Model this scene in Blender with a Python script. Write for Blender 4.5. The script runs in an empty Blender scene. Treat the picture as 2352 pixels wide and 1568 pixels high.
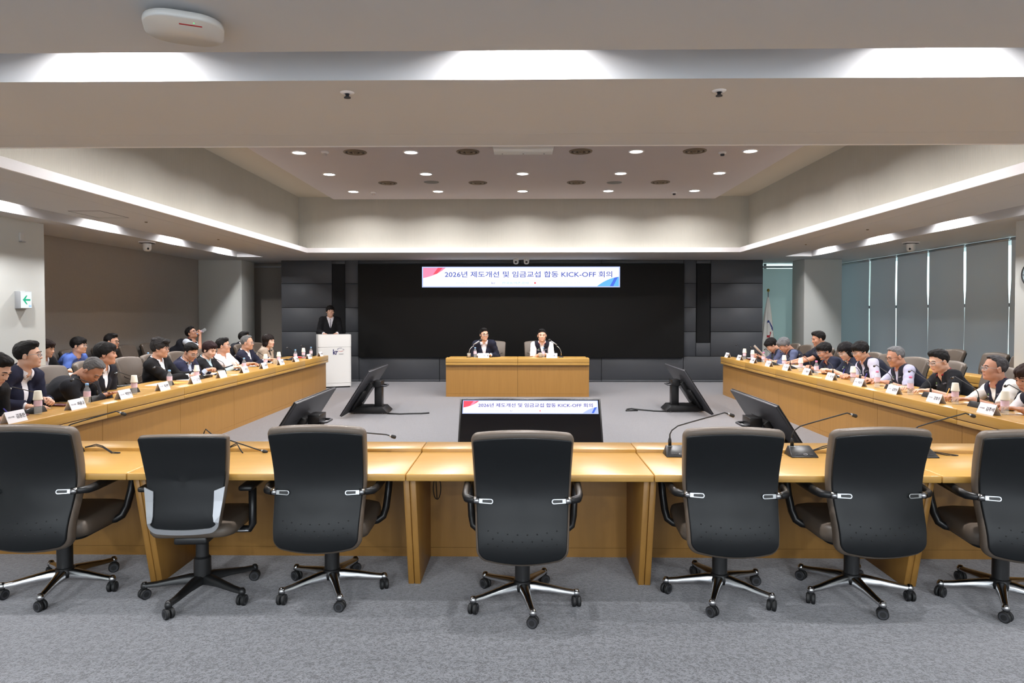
import bpy, bmesh, math, random
import numpy as np
from mathutils import Vector, Matrix, Euler
random.seed(7); rng = np.random.default_rng(7)
scene = bpy.context.scene
COL = scene.collection
PI = math.pi
R = math.radians

# ---------------------------------------------------------------- camera
cam_d = bpy.data.cameras.new('camera')
cam_d.sensor_width = 36.0
cam_d.lens = 24.0
cam_d.shift_y = -0.0141
cam = bpy.data.objects.new('camera', cam_d)
COL.objects.link(cam)
cam.location = (0, 0, 1.62)
cam.rotation_euler = (R(90 - 1.2), 0, R(0.88))
cam_d.clip_end = 200
scene.camera = cam

# ---------------------------------------------------------------- world, exposure
world = bpy.data.worlds.new('world')
scene.world = world
world.use_nodes = True
world.node_tree.nodes['Background'].inputs[0].default_value = (0.86, 0.94, 1.0, 1)
world.node_tree.nodes['Background'].inputs[1].default_value = 3.0
scene.view_settings.view_transform = 'Standard'
scene.view_settings.look = 'None'
scene.view_settings.exposure = 0.14
scene.view_settings.gamma = 1.0
scene.view_settings.use_curve_mapping = False
scene.cycles.max_bounces = 8
scene.cycles.diffuse_bounces = 5
scene.cycles.glossy_bounces = 3
scene.cycles.transmission_bounces = 6
scene.cycles.transparent_max_bounces = 8
scene.cycles.caustics_reflective = False
scene.cycles.caustics_refractive = False
scene.cycles.sample_clamp_indirect = 4.0

def area_light(name, loc, rot, sx, sy, power, color=(1, 1, 1), shape='RECTANGLE', spread=180):
    d = bpy.data.lights.new(name, 'AREA')
    d.shape = shape; d.size = sx
    if shape in ('RECTANGLE', 'ELLIPSE'): d.size_y = sy
    d.energy = power; d.color = color; d.spread = R(spread)
    o = bpy.data.objects.new(name, d); COL.objects.link(o)
    o.location = loc; o.rotation_euler = rot
    return o

# light levels, in watts
P_DOWN, P_COVE, P_SLOT, P_REAR = 35, 0.66, 37, 115
WARM = (1.0, 0.96, 0.92); NEUT = (1.0, 0.985, 0.99); COOL = (0.93, 0.98, 1.0)
# tray downlights: one grid over the whole tray, the near rows are hidden from here by the beam
DL_X = (-3.25, -1.62, 0.0, 1.64, 3.28)
DL_Y = (6.75, 8.35, 9.93, 11.48, 13.12)
for yy in DL_Y:
    for k, xx in enumerate(DL_X):
        if yy == 9.93 and k == 2: continue
        area_light('downlight_lamp', (xx, yy, 3.93), (0, 0, 0), 0.17, 0.17, P_DOWN, NEUT, 'DISK', 150)
# cove strips behind the trim lip, shining up along the papered walls
area_light('cove_lamp', (-4.55, 9.5, 2.90), (R(180), R(-8), 0), 0.05, 8.6, P_COVE * 8.6, WARM, spread=150)
area_light('cove_lamp', (4.55, 9.5, 2.90), (R(180), R(8), 0), 0.05, 8.6, P_COVE * 8.6, WARM, spread=150)
area_light('cove_lamp', (0, 14.09, 2.90), (R(172), 0, 0), 8.8, 0.05, P_COVE * 6.0, WARM, spread=150)
area_light('cove_lamp', (0, 4.92, 2.90), (R(188), 0, 0), 8.8, 0.05, P_COVE * 8.0, WARM, spread=150)
# lamps in the ceiling slots
for yy in (4.2, 6.1, 8.1, 10.15, 12.2, 14.3):
    area_light('slot_lamp', (-6.14, yy, 3.12), (0, 0, 0), 0.09, 0.09, P_SLOT, NEUT, 'DISK', 150)
    area_light('slot_lamp', (6.14, yy, 3.12), (0, 0, 0), 0.09, 0.09, P_SLOT, NEUT, 'DISK', 150)
for xx in (-4.3, -2.15, 0.0, 2.17, 4.3):
    area_light('slot_lamp', (xx, 3.52, 3.12), (0, 0, 0), 0.09, 0.09, P_SLOT * 1.0, NEUT, 'DISK', 150)
# added lamps, out of view behind the camera, to brighten the near ceiling
for yy in (-3.4, -2.0):
    for xx in (-4.2, -1.4, 1.4, 4.2):
        area_light('added_rear_lamp', (xx, yy, 2.83), (0, 0, 0), 0.17, 0.17, P_REAR, COOL, 'DISK', 160)

def portal(loc, rot, sx, sy):
    o = area_light('added_window_portal', loc, rot, sx, sy, 1.0); o.data.cycles.is_portal = True
portal((0, -4.25, 1.72), (R(90), 0, 0), 12.4, 1.95)  # sampling portal for the added rear window band

# ---------------------------------------------------------------- materials
def lin(c):
    return tuple(((v / 255) / 12.92 if v / 255 <= 0.04045 else ((v / 255 + 0.055) / 1.055) ** 2.4) for v in c)
def mat(name, rgb, rough=0.5, metal=0.0, spec=0.5, var=0.0, vscale=8.0, bump=0.0, bscale=60.0, coat=0.0, stretch=None):
    m = bpy.data.materials.new(name); m.use_nodes = True
    nt = m.node_tree; b = nt.nodes['Principled BSDF']
    c = lin(rgb) + (1,)
    b.inputs['Base Color'].default_value = c
    b.inputs['Roughness'].default_value = rough
    b.inputs['Metallic'].default_value = metal
    b.inputs['Specular IOR Level'].default_value = spec
    b.inputs['Coat Weight'].default_value = coat
    if var > 0 or bump > 0:
        tc = nt.nodes.new('ShaderNodeTexCoord'); src = tc.outputs['Object']
        if stretch:
            mp = nt.nodes.new('ShaderNodeMapping'); mp.inputs['Scale'].default_value = stretch
            nt.links.new(src, mp.inputs['Vector']); src = mp.outputs['Vector']
    if var > 0:
        n = nt.nodes.new('ShaderNodeTexNoise'); n.inputs['Scale'].default_value = vscale; n.inputs['Detail'].default_value = 4
        nt.links.new(src, n.inputs['Vector'])
        mx = nt.nodes.new('ShaderNodeMix'); mx.data_type = 'RGBA'
        mx.inputs['A'].default_value = tuple(v * (1 - var) for v in c[:3]) + (1,)
        mx.inputs['B'].default_value = tuple(min(1, v * (1 + var)) for v in c[:3]) + (1,)
        nt.links.new(n.outputs['Fac'], mx.inputs['Factor'])
        nt.links.new(mx.outputs['Result'], b.inputs['Base Color'])
    if bump > 0:
        n2 = nt.nodes.new('ShaderNodeTexNoise'); n2.inputs['Scale'].default_value = bscale; n2.inputs['Detail'].default_value = 3
        nt.links.new(src, n2.inputs['Vector'])
        bp = nt.nodes.new('ShaderNodeBump'); bp.inputs['Strength'].default_value = bump; bp.inputs['Distance'].default_value = 0.01
        nt.links.new(n2.outputs['Fac'], bp.inputs['Height']); nt.links.new(bp.outputs['Normal'], b.inputs['Normal'])
    return m
def emit(name, rgb, strength):
    m = bpy.data.materials.new(name); m.use_nodes = True
    b = m.node_tree.nodes['Principled BSDF']
    b.inputs['Base Color'].default_value = (0, 0, 0, 1)
    b.inputs['Specular IOR Level'].default_value = 0.0
    b.inputs['Emission Color'].default_value = lin(rgb) + (1,)
    b.inputs['Emission Strength'].default_value = strength
    return m

def wood_mat(name, a, b_, axis=(1.2, 30, 30), rough=0.28):
    m = bpy.data.materials.new(name); m.use_nodes = True
    nt = m.node_tree; b = nt.nodes['Principled BSDF']
    tc = nt.nodes.new('ShaderNodeTexCoord'); mp = nt.nodes.new('ShaderNodeMapping')
    mp.inputs['Scale'].default_value = axis
    nt.links.new(tc.outputs['Object'], mp.inputs['Vector'])
    n = nt.nodes.new('ShaderNodeTexNoise'); n.inputs['Scale'].default_value = 2.2; n.inputs['Detail'].default_value = 7; n.inputs['Roughness'].default_value = 0.6
    nt.links.new(mp.outputs['Vector'], n.inputs['Vector'])
    cr = nt.nodes.new('ShaderNodeValToRGB')
    cr.color_ramp.elements[0].position = 0.3; cr.color_ramp.elements[0].color = lin(a) + (1,)
    cr.color_ramp.elements[1].position = 0.72; cr.color_ramp.elements[1].color = lin(b_) + (1,)
    nt.links.new(n.outputs['Fac'], cr.inputs['Fac']); nt.links.new(cr.outputs['Color'], b.inputs['Base Color'])
    b.inputs['Roughness'].default_value = rough
    b.inputs['Specular IOR Level'].default_value = 0.5
    bp = nt.nodes.new('ShaderNodeBump'); bp.inputs['Strength'].default_value = 0.04; bp.inputs['Distance'].default_value = 0.004
    nt.links.new(n.outputs['Fac'], bp.inputs['Height']); nt.links.new(bp.outputs['Normal'], b.inputs['Normal'])
    return m

def carpet_mat():
    m = bpy.data.materials.new('carpet'); m.use_nodes = True
    nt = m.node_tree; b = nt.nodes['Principled BSDF']; L = nt.links.new
    tc = nt.nodes.new('ShaderNodeTexCoord')
    def noise(scale, det, dist=0.0):
        n = nt.nodes.new('ShaderNodeTexNoise'); n.inputs['Scale'].default_value = scale; n.inputs['Detail'].default_value = det
        n.inputs['Distortion'].default_value = dist
        L(tc.outputs['Object'], n.inputs['Vector']); return n
    fine = noise(80, 3, 1.5); mid = noise(36, 3, 0.8); big = noise(1.1, 2)
    ma = nt.nodes.new('ShaderNodeMath'); ma.operation = 'MULTIPLY_ADD'
    L(fine.outputs['Fac'], ma.inputs[0]); ma.inputs[1].default_value = 0.65
    mb = nt.nodes.new('ShaderNodeMath'); mb.operation = 'MULTIPLY'; L(mid.outputs['Fac'], mb.inputs[0]); mb.inputs[1].default_value = 0.35
    L(mb.outputs[0], ma.inputs[2])
    cr = nt.nodes.new('ShaderNodeValToRGB'); e = cr.color_ramp.elements
    e[0].position = 0.44; e[0].color = lin((28, 30, 33)) + (1,)
    e[1].position = 0.545; e[1].color = lin((92, 95, 99)) + (1,)
    x = cr.color_ramp.elements.new(0.48); x.color = lin((59, 62, 66)) + (1,)
    L(ma.outputs[0], cr.inputs['Fac'])
    mx = nt.nodes.new('ShaderNodeMix'); mx.data_type = 'RGBA'; mx.blend_type = 'MULTIPLY'; mx.inputs['Factor'].default_value = 0.35
    cr2 = nt.nodes.new('ShaderNodeValToRGB'); cr2.color_ramp.elements[0].position = 0.35; cr2.color_ramp.elements[0].color = (0.72, 0.72, 0.74, 1)
    cr2.color_ramp.elements[1].position = 0.65; cr2.color_ramp.elements[1].color = (1, 1, 1, 1)
    L(big.outputs['Fac'], cr2.inputs['Fac'])
    L(cr.outputs['Color'], mx.inputs['A']); L(cr2.outputs['Color'], mx.inputs['B'])
    L(mx.outputs['Result'], b.inputs['Base Color'])
    b.inputs['Roughness'].default_value = 0.95; b.inputs['Specular IOR Level'].default_value = 0.15
    b.inputs['Sheen Weight'].default_value = 1.0; b.inputs['Sheen Roughness'].default_value = 0.45; b.inputs['Sheen Tint'].default_value = (0.9, 0.88, 0.92, 1)
    bp = nt.nodes.new('ShaderNodeBump'); bp.inputs['Strength'].default_value = 0.5; bp.inputs['Distance'].default_value = 0.006
    L(ma.outputs[0], bp.inputs['Height']); L(bp.outputs['Normal'], b.inputs['Normal'])
    return m

def ribbed_mat(name, rgb, axis):
    m = mat(name, rgb, 0.75, var=0.06, vscale=3)
    nt = m.node_tree; b = nt.nodes['Principled BSDF']
    tc = nt.nodes.new('ShaderNodeTexCoord'); w = nt.nodes.new('ShaderNodeTexWave')
    w.bands_direction = axis; w.inputs['Scale'].default_value = 12; w.inputs['Distortion'].default_value = 0.4
    nt.links.new(tc.outputs['Object'], w.inputs['Vector'])
    bp = nt.nodes.new('ShaderNodeBump'); bp.inputs['Strength'].default_value = 0.25; bp.inputs['Distance'].default_value = 0.008
    nt.links.new(w.outputs['Fac'], bp.inputs['Height']); nt.links.new(bp.outputs['Normal'], b.inputs['Normal'])
    return m

def blind_mat(name, rgb, trans):
    m = bpy.data.materials.new(name); m.use_nodes = True
    nt = m.node_tree; b = nt.nodes['Principled BSDF']; out = nt.nodes['Material Output']
    b.inputs['Base Color'].default_value = lin(rgb) + (1,); b.inputs['Roughness'].default_value = 0.85
    b.inputs['Specular IOR Level'].default_value = 0.2
    t = nt.nodes.new('ShaderNodeBsdfTranslucent'); t.inputs[0].default_value = lin((212, 220, 222)) + (1,)
    mx = nt.nodes.new('ShaderNodeMixShader'); mx.inputs[0].default_value = trans
    nt.links.new(b.outputs[0], mx.inputs[1]); nt.links.new(t.outputs[0], mx.inputs[2]); nt.links.new(mx.outputs[0], out.inputs[0])
    return m

def glass_mat(name, rgb, rough=0.0, ior=1.45, alpha=None):
    m = bpy.data.materials.new(name); m.use_nodes = True
    nt = m.node_tree; b = nt.nodes['Principled BSDF']; out = nt.nodes['Material Output']
    tr = nt.nodes.new('ShaderNodeBsdfTransparent'); tr.inputs[0].default_value = lin(rgb) + (1,)
    b.inputs['Base Color'].default_value = lin(rgb) + (1,); b.inputs['Roughness'].default_value = 0.05
    b.inputs['Specular IOR Level'].default_value = 0.8
    mx = nt.nodes.new('ShaderNodeMixShader'); mx.inputs[0].default_value = alpha if alpha is not None else 0.12
    nt.links.new(tr.outputs[0], mx.inputs[1]); nt.links.new(b.outputs[0], mx.inputs[2]); nt.links.new(mx.outputs[0], out.inputs[0])
    return m

M = dict(
    carpet=carpet_mat(),
    white_paint=mat('white_paint', (214, 213, 210), 0.7, var=0.02, vscale=2),
    ceil_paint=mat('ceiling_paint', (206, 206, 208), 0.75, var=0.02, vscale=2),
    ceil_grey=mat('tray_ceiling_paint', (196, 188, 188), 0.8, var=0.02, vscale=2),
    trim_white=mat('trim_white', (244, 241, 242), 0.5),
    paper_x=ribbed_mat('ribbed_wallpaper_side', (184, 180, 170), 'Y'),
    paper_y=ribbed_mat('ribbed_wallpaper_end', (184, 180, 170), 'X'),
    strip_beige=mat('beige_ceiling_strip', (184, 174, 158), 0.8),
    brown_wall=mat('brown_fabric_wall', (162, 155, 147), 0.9, var=0.05, vscale=30, bump=0.15, bscale=200),
    col_wall=mat('column_plaster', (206, 208, 204), 0.7, var=0.02, vscale=2),
    dark_panel=mat('dark_grey_panel', (80, 82, 87), 0.55, var=0.05, vscale=6),
    joint=mat('dark_joint', (20, 20, 21), 0.8),
    led_black=mat('led_black', (27, 26, 25), 0.6, spec=0.3),
    speaker_cloth=mat('black_speaker_cloth', (30, 31, 33), 0.9),
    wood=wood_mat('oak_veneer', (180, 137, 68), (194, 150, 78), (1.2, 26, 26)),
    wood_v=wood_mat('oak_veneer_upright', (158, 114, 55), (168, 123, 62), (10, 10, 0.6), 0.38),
    groove=mat('dark_groove', (70, 46, 20), 0.7),
    leather=mat('taupe_leather', (97, 86, 76), 0.42, var=0.06, vscale=12, bump=0.08, bscale=260),
    shell=mat('black_shell', (25, 27, 29), 0.42, spec=0.28, bump=0.03, bscale=400),
    plastic=mat('black_plastic', (26, 26, 27), 0.35),
    plastic_d=mat('charcoal_plastic', (52, 52, 56), 0.45),
    chrome=mat('chrome', (176, 176, 177), 0.20, 1.0),
    silver=mat('silver_paint', (178, 180, 184), 0.35, 0.6),
    rubber=mat('black_rubber', (24, 24, 25), 0.6),
    white_gloss=mat('white_lacquer', (232, 230, 226), 0.3, coat=0.2),
    paper=mat('white_paper', (236, 234, 238), 0.8),
    cup=mat('paper_cup', (232, 224, 206), 0.75),
    bottle=glass_mat('clear_plastic', (252, 253, 254), alpha=0.14),
    water=glass_mat('water', (250, 252, 252), alpha=0.06),
    glassware=glass_mat('drinking_glass', (228, 224, 214), alpha=0.25),
    lens=glass_mat('spectacle_lens', (240, 243, 245), alpha=0.10),
    window_glass=glass_mat('green_window_glass', (232, 241, 238), alpha=0.08),
    clear_glass=glass_mat('added_window_glass', (250, 252, 255), alpha=0.06),
    cap_blue=mat('light_blue_cap', (140, 186, 232), 0.4),
    cap_pink=mat('pink_cap', (240, 140, 190), 0.4),
    label_pink=mat('pink_white_bottle_label', (236, 200, 214), 0.5, var=0.3, vscale=40),
    ink=mat('black_ink', (36, 34, 40), 0.8),
    ink_grey=mat('grey_ink', (130, 128, 138), 0.8),
    ink_navy=mat('navy_ink', (38, 36, 92), 0.6),
    ink_red=mat('red_ink', (186, 40, 52), 0.6),
    screen_white=emit('screen_white', (252, 252, 255), 1.08),
    screen_led=emit('screen_white_led', (252, 252, 255), 1.15),
    screen_edge=emit('screen_pale_blue', (190, 205, 250), 1.0),
    screen_pink=emit('screen_pink', (255, 150, 185), 1.0),
    screen_red=emit('screen_red', (248, 92, 112), 1.0),
    screen_blue=emit('screen_blue', (110, 190, 245), 1.0),
    screen_royal=emit('screen_royal', (84, 120, 235), 1.0),
    screen_text=emit('screen_text', (96, 112, 205), 0.85),
    screen_text2=emit('screen_text_deep', (90, 84, 190), 0.9),
    screen_faint=emit('screen_faint_text', (196, 214, 240), 1.0),
    lamp_disc=emit('lamp_diffuser', (255, 250, 244), 14.0),
    exit_white=emit('exit_white', (245, 250, 250), 0.95),
    exit_green=emit('exit_green', (60, 205, 160), 0.8),
    led_green=emit('green_led', (60, 255, 130), 2.0),
    vent=mat('bronze_vent', (120, 104, 84), 0.5, 0.2),
    vent_dark=mat('vent_dark', (52, 44, 36), 0.8),
    blind=blind_mat('grey_blind', (190, 195, 206), 0.062),
    blind_t=blind_mat('green_lit_blind', (146, 174, 168), 0.14),  # green of the outside light is put into the fabric colour
    frame_dark=mat('dark_window_frame', (40, 46, 48), 0.5),
    screen_off=mat('dark_screen', (12, 12, 16), 0.18),
    gold=mat('gold', (206, 170, 84), 0.3, 1.0),
    fringe=mat('gold_fringe', (216, 172, 62), 0.8),
    flag_white=mat('white_flag_cloth', (232, 232, 226), 0.85, var=0.03),
    flag_blue=mat('blue_flag_mark', (38, 62, 130), 0.85),
    flag_red=mat('red_flag_mark', (176, 48, 56), 0.85),
    pen_blue=mat('blue_pen', (58, 48, 140), 0.3),
    pen_orange=mat('orange_pencil', (226, 150, 56), 0.5),
    folder_red=mat('dark_red_folder', (84, 26, 34), 0.5),
    folder_yellow=mat('yellow_folder', (226, 214, 60), 0.6),
)

# ---------------------------------------------------------------- mesh helpers
def link(o, parent=None):
    COL.objects.link(o)
    if parent is not None: o.parent = parent
    return o
def mobj(name, V, F, m, parent=None, smooth=False, loc=None, rot=None):
    me = bpy.data.meshes.new(name)
    me.from_pydata([tuple(v) for v in V], [], [tuple(f) for f in F])
    if isinstance(m, (list, tuple)):
        for q in m: me.materials.append(q)
    else: me.materials.append(m)
    if smooth: me.shade_smooth()
    me.update()
    o = bpy.data.objects.new(name, me)
    link(o, parent)
    if loc is not None: o.location = loc
    if rot is not None: o.rotation_euler = rot
    return o
def from_mesh(name, me, parent=None, loc=None, rot=None):
    o = bpy.data.objects.new(name, me); link(o, parent)
    if loc is not None: o.location = loc
    if rot is not None: o.rotation_euler = rot
    return o
def tag(o, label=None, cat=None, group=None, kind=None):
    if label: o['label'] = label
    if cat: o['category'] = cat
    if group: o['group'] = group
    if kind: o['kind'] = kind
    return o
def thing(name, label, cat, loc=(0, 0, 0), rz=0.0, group=None):
    o = bpy.data.objects.new(name, None); link(o)
    o.empty_display_size = 0.05
    o.location = loc; o.rotation_euler = (0, 0, rz)
    return tag(o, label, cat, group)
def copy_tree(o, parent=None):
    c = o.copy(); COL.objects.link(c); c.parent = parent
    for ch in list(o.children): copy_tree(ch, c)
    return c

class MB:
    """collects vertices and faces, one mesh object comes out"""
    def __init__(s): s.V = []; s.F = []
    def add(s, V, F):
        n = len(s.V); s.V += [tuple(v) for v in V]; s.F += [tuple(i + n for i in f) for f in F]; return s
    def box(s, x0, x1, y0, y1, z0, z1):
        return s.add([(x0, y0, z0), (x1, y0, z0), (x1, y1, z0), (x0, y1, z0), (x0, y0, z1), (x1, y0, z1), (x1, y1, z1), (x0, y1, z1)],
                     [(3, 2, 1, 0), (4, 5, 6, 7), (0, 1, 5, 4), (1, 2, 6, 5), (2, 3, 7, 6), (3, 0, 4, 7)])
    def prism(s, pts, axis, a, b):
        """pts: 2D polygon in the two other axes (x,y,z order), extruded along axis from a to b"""
        def P(p, t):
            return {'x': (t, p[0], p[1]), 'y': (p[0], t, p[1]), 'z': (p[0], p[1], t)}[axis]
        n = len(pts); V = [P(p, a) for p in pts] + [P(p, b) for p in pts]
        F = [tuple(range(n - 1, -1, -1)), tuple(range(n, 2 * n))] + [(i, (i + 1) % n, n + (i + 1) % n, n + i) for i in range(n)]
        return s.add(V, F)
    def lathe(s, prof, n=24, c=(0, 0, 0), cap=True):
        """prof: (r, z) pairs bottom to top"""
        V = []; F = []
        for r, z in prof:
            for k in range(n):
                a = 2 * PI * k / n; V.append((c[0] + r * math.cos(a), c[1] + r * math.sin(a), c[2] + z))
        for j in range(len(prof) - 1):
            for k in range(n):
                F.append((j * n + k, j * n + (k + 1) % n, (j + 1) * n + (k + 1) % n, (j + 1) * n + k))
        if cap:
            F.append(tuple(range(n - 1, -1, -1))); F.append(tuple((len(prof) - 1) * n + k for k in range(n)))
        return s.add(V, F)
    def tube(s, pts, r, n=8, squash=None):
        pts = [Vector(p) for p in pts]; V = []; F = []
        rr = r if isinstance(r, (list, tuple)) else [r] * len(pts)
        prev = None
        for i, p in enumerate(pts):
            d = (pts[min(i + 1, len(pts) - 1)] - pts[max(i - 1, 0)]).normalized()
            if prev is None:
                up = Vector((0, 0, 1)) if abs(d.z) < 0.9 else Vector((1, 0, 0))
                a = d.cross(up).normalized()
            else:
                a = (prev - d * prev.dot(d)).normalized()
            prev = a; b = d.cross(a)
            for k in range(n):
                t = 2 * PI * k / n
                sa, sb = (squash or (1, 1))
                V.append(p + a * (math.cos(t) * rr[i] * sa) + b * (math.sin(t) * rr[i] * sb))
        m = len(pts)
        for j in range(m - 1):
            for k in range(n):
                F.append((j * n + k, j * n + (k + 1) % n, (j + 1) * n + (k + 1) % n, (j + 1) * n + k))
        F.append(tuple(range(n - 1, -1, -1))); F.append(tuple((m - 1) * n + k for k in range(n)))
        return s.add(V, F)
    def ellipsoid(s, c, r, nu=12, nv=8):
        V = [(c[0], c[1], c[2] - r[2])]; F = []
        for j in range(1, nv):
            t = PI * j / nv
            for k in range(nu):
                a = 2 * PI * k / nu
                V.append((c[0] + r[0] * math.sin(t) * math.cos(a), c[1] + r[1] * math.sin(t) * math.sin(a), c[2] - r[2] * math.cos(t)))
        V.append((c[0], c[1], c[2] + r[2])); top = len(V) - 1
        for k in range(nu): F.append((0, 1 + (k + 1) % nu, 1 + k))
        for j in range(nv - 2):
            for k in range(nu):
                F.append((1 + j * nu + k, 1 + j * nu + (k + 1) % nu, 1 + (j + 1) * nu + (k + 1) % nu, 1 + (j + 1) * nu + k))
        b0 = 1 + (nv - 2) * nu
        for k in range(nu): F.append((b0 + k, b0 + (k + 1) % nu, top))
        return s.add(V, F)
    def ob(s, name, m, parent=None, smooth=False, loc=None, rot=None):
        return mobj(name, s.V, s.F, m, parent, smooth, loc, rot)

def bevbox(name, x0, x1, y0, y1, z0, z1, m, parent=None, bev=0.004, seg=2, smooth=True):
    bm = bmesh.new()
    vs = [bm.verts.new(p) for p in [(x0, y0, z0), (x1, y0, z0), (x1, y1, z0), (x0, y1, z0), (x0, y0, z1), (x1, y0, z1), (x1, y1, z1), (x0, y1, z1)]]
    for f in [(3, 2, 1, 0), (4, 5, 6, 7), (0, 1, 5, 4), (1, 2, 6, 5), (2, 3, 7, 6), (3, 0, 4, 7)]: bm.faces.new([vs[i] for i in f])
    if bev > 0: bmesh.ops.bevel(bm, geom=list(bm.edges), offset=bev, segments=seg, profile=0.5, affect='EDGES')
    me = bpy.data.meshes.new(name); bm.to_mesh(me); bm.free(); me.materials.append(m)
    if smooth and bev > 0:
        me.shade_smooth(); me.set_sharp_from_angle(angle=R(50))
    return from_mesh(name, me, parent)
def bevel_mesh(o, off, seg=2, ang=35):
    bm = bmesh.new(); bm.from_mesh(o.data)
    bmesh.ops.remove_doubles(bm, verts=bm.verts, dist=1e-6)
    es = [e for e in bm.edges if len(e.link_faces) == 2 and e.calc_face_angle(0) > R(ang)]
    bmesh.ops.bevel(bm, geom=es, offset=off, segments=seg, profile=0.5, affect='EDGES')
    bm.to_mesh(o.data); bm.free(); o.data.shade_smooth(); o.data.set_sharp_from_angle(angle=R(50))
    return o

_text_cache = {}
def text_mesh(body, size, m, align='CENTER', depth=0.0006, bold=0.0, aspect=1.0):
    key = (body, size, m.name, align, depth, bold, aspect)
    if key in _text_cache: return _text_cache[key]
    c = bpy.data.curves.new('lettering', 'FONT'); c.body = body; c.size = size; c.align_x = align; c.align_y = 'CENTER'
    c.resolution_u = 3; c.extrude = depth; c.offset = bold
    o = bpy.data.objects.new('lettering_src', c); COL.objects.link(o)
    bpy.context.view_layer.update()
    me = bpy.data.meshes.new_from_object(o.evaluated_get(bpy.context.evaluated_depsgraph_get()))
    bpy.data.objects.remove(o); bpy.data.curves.remove(c)
    me.name = 'lettering'; me.materials.clear(); me.materials.append(m)
    if aspect != 1.0: me.transform(Matrix.Diagonal((aspect, 1, 1, 1)))
    _text_cache[key] = me
    return me
def fit_text(body, width, height, m, depth=0.0006, bold=0.0):
    """lettering mesh scaled to a given width and height, centred"""
    me = text_mesh(body, 1.0, m, depth=depth / max(height, 1e-3), bold=bold).copy()
    co = np.array([v.co for v in me.vertices])
    lo, hi = co.min(0), co.max(0); s = (width / (hi[0] - lo[0]), height / (hi[1] - lo[1]))
    me.transform(Matrix.Translation((-(lo[0] + hi[0]) / 2, -(lo[1] + hi[1]) / 2, 0)))
    me.transform(Matrix.Diagonal((s[0], s[1], height, 1)))
    return me

# ================================================================ THE ROOM
ZC = 2.85
def struct(name, *b, m, bev=0.0, parent=None):
    o = bevbox(name, *b, m, parent, bev)
    if parent is None: tag(o, kind='structure')
    return o
floor = struct('floor', -8.4, 8.9, -4.2, 18.4, -0.2, 0.0, m=M['carpet'])
# side walls: piers that stand proud, a fabric wall on the left and blinds on the right between them
struct('wall_left', -7.9, -7.55, 5.0, 18.4, 0.0, 3.2, m=M['brown_wall'])
struct('wall_left', -7.9, -6.65, -4.2, 9.41, 0.0, 2.85, m=M['col_wall'])
struct('column_left', -7.55, -6.53, 15.8, 16.55, 0.0, 2.85, m=M['col_wall'], bev=0.01)
struct('wall_right', 6.65, 8.9, -4.2, 9.33, 0.0, 2.85, m=M['col_wall'])
struct('column_right', 6.47, 7.33, 15.8, 16.5, 0.0, 2.85, m=M['col_wall'], bev=0.01)
# rear wall behind the camera; its window band is added to light the near ceiling
struct('wall_rear', -8.4, 8.9, -4.4, -4.2, 0.0, 0.75, m=M['white_paint']); struct('wall_rear', -8.4, 8.9, -4.4, -4.2, 2.7, 3.2, m=M['white_paint'])
struct('wall_rear', -8.4, -6.2, -4.4, -4.2, 0.75, 2.7, m=M['white_paint']); struct('wall_rear', 6.2, 8.9, -4.4, -4.2, 0.75, 2.7, m=M['white_paint'])
w3 = tag(bpy.data.objects.new('added_window_rear', None), kind='structure'); link(w3)
for k in range(6):
    x0 = -6.2 + k * 12.4 / 6; bevbox('pane', x0 + 0.04, x0 + 12.4 / 6 - 0.04, -4.31, -4.30, 0.79, 2.66, M['clear_glass'], w3, 0)
    bevbox('mullion', x0 - 0.04, x0 + 0.04, -4.34, -4.26, 0.75, 2.7, M['frame_dark'], w3, 0.003)
struct('wall_front_left', -8.4, -5.2, 17.3, 17.5, 0.0, 3.2, m=M['brown_wall'])
struct('wall_front', -5.2, 5.2, 17.3, 17.5, 0.0, 3.2, m=M['brown_wall'])
struct('wall_front_right', 7.05, 8.9, 17.3, 17.5, 0.0, 3.2, m=M['col_wall'])
# window behind the right end of the screen wall, with a roller blind
w1 = tag(bpy.data.objects.new('window_1', None), kind='structure'); link(w1)
bevbox('window_frame', 5.2, 7.05, 17.36, 17.44, 0.0, 0.12, M['frame_dark'], w1, 0.004)
bevbox('window_frame', 5.2, 7.05, 17.36, 17.44, 2.93, 3.2, M['frame_dark'], w1, 0.004)
bevbox('window_frame', 6.10, 6.16, 17.36, 17.44, 0.12, 2.93, M['frame_dark'], w1, 0.004)
bevbox('pane', 5.2, 6.10, 17.39, 17.40, 0.12, 2.93, M['window_glass'], w1, 0)
bevbox('pane', 6.16, 7.05, 17.39, 17.40, 0.12, 2.93, M['window_glass'], w1, 0)
# window wall on the right side
w2 = tag(bpy.data.objects.new('window_2', None), kind='structure'); link(w2)
GY = [9.2, 10.09, 11.21, 12.33, 13.43, 14.56, 15.68, 16.8, 17.4]
for a, b in zip(GY[:-1], GY[1:]):
    bevbox('pane', 8.12, 8.13, a + 0.03, b - 0.03, 0.10, 2.85, M['window_glass'], w2, 0)
for g in GY[1:-1]:
    bevbox('mullion', 8.09, 8.17, g - 0.03, g + 0.03, 0.0, 2.85, M['frame_dark'], w2, 0.003)
bevbox('sill', 8.0, 8.3, 9.2, 17.4, 0.0, 0.10, M['frame_dark'], w2, 0.003)
bevbox('transom', 8.10, 8.16, 9.2, 17.4, 1.72, 1.78, M['frame_dark'], w2, 0.003)

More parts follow.
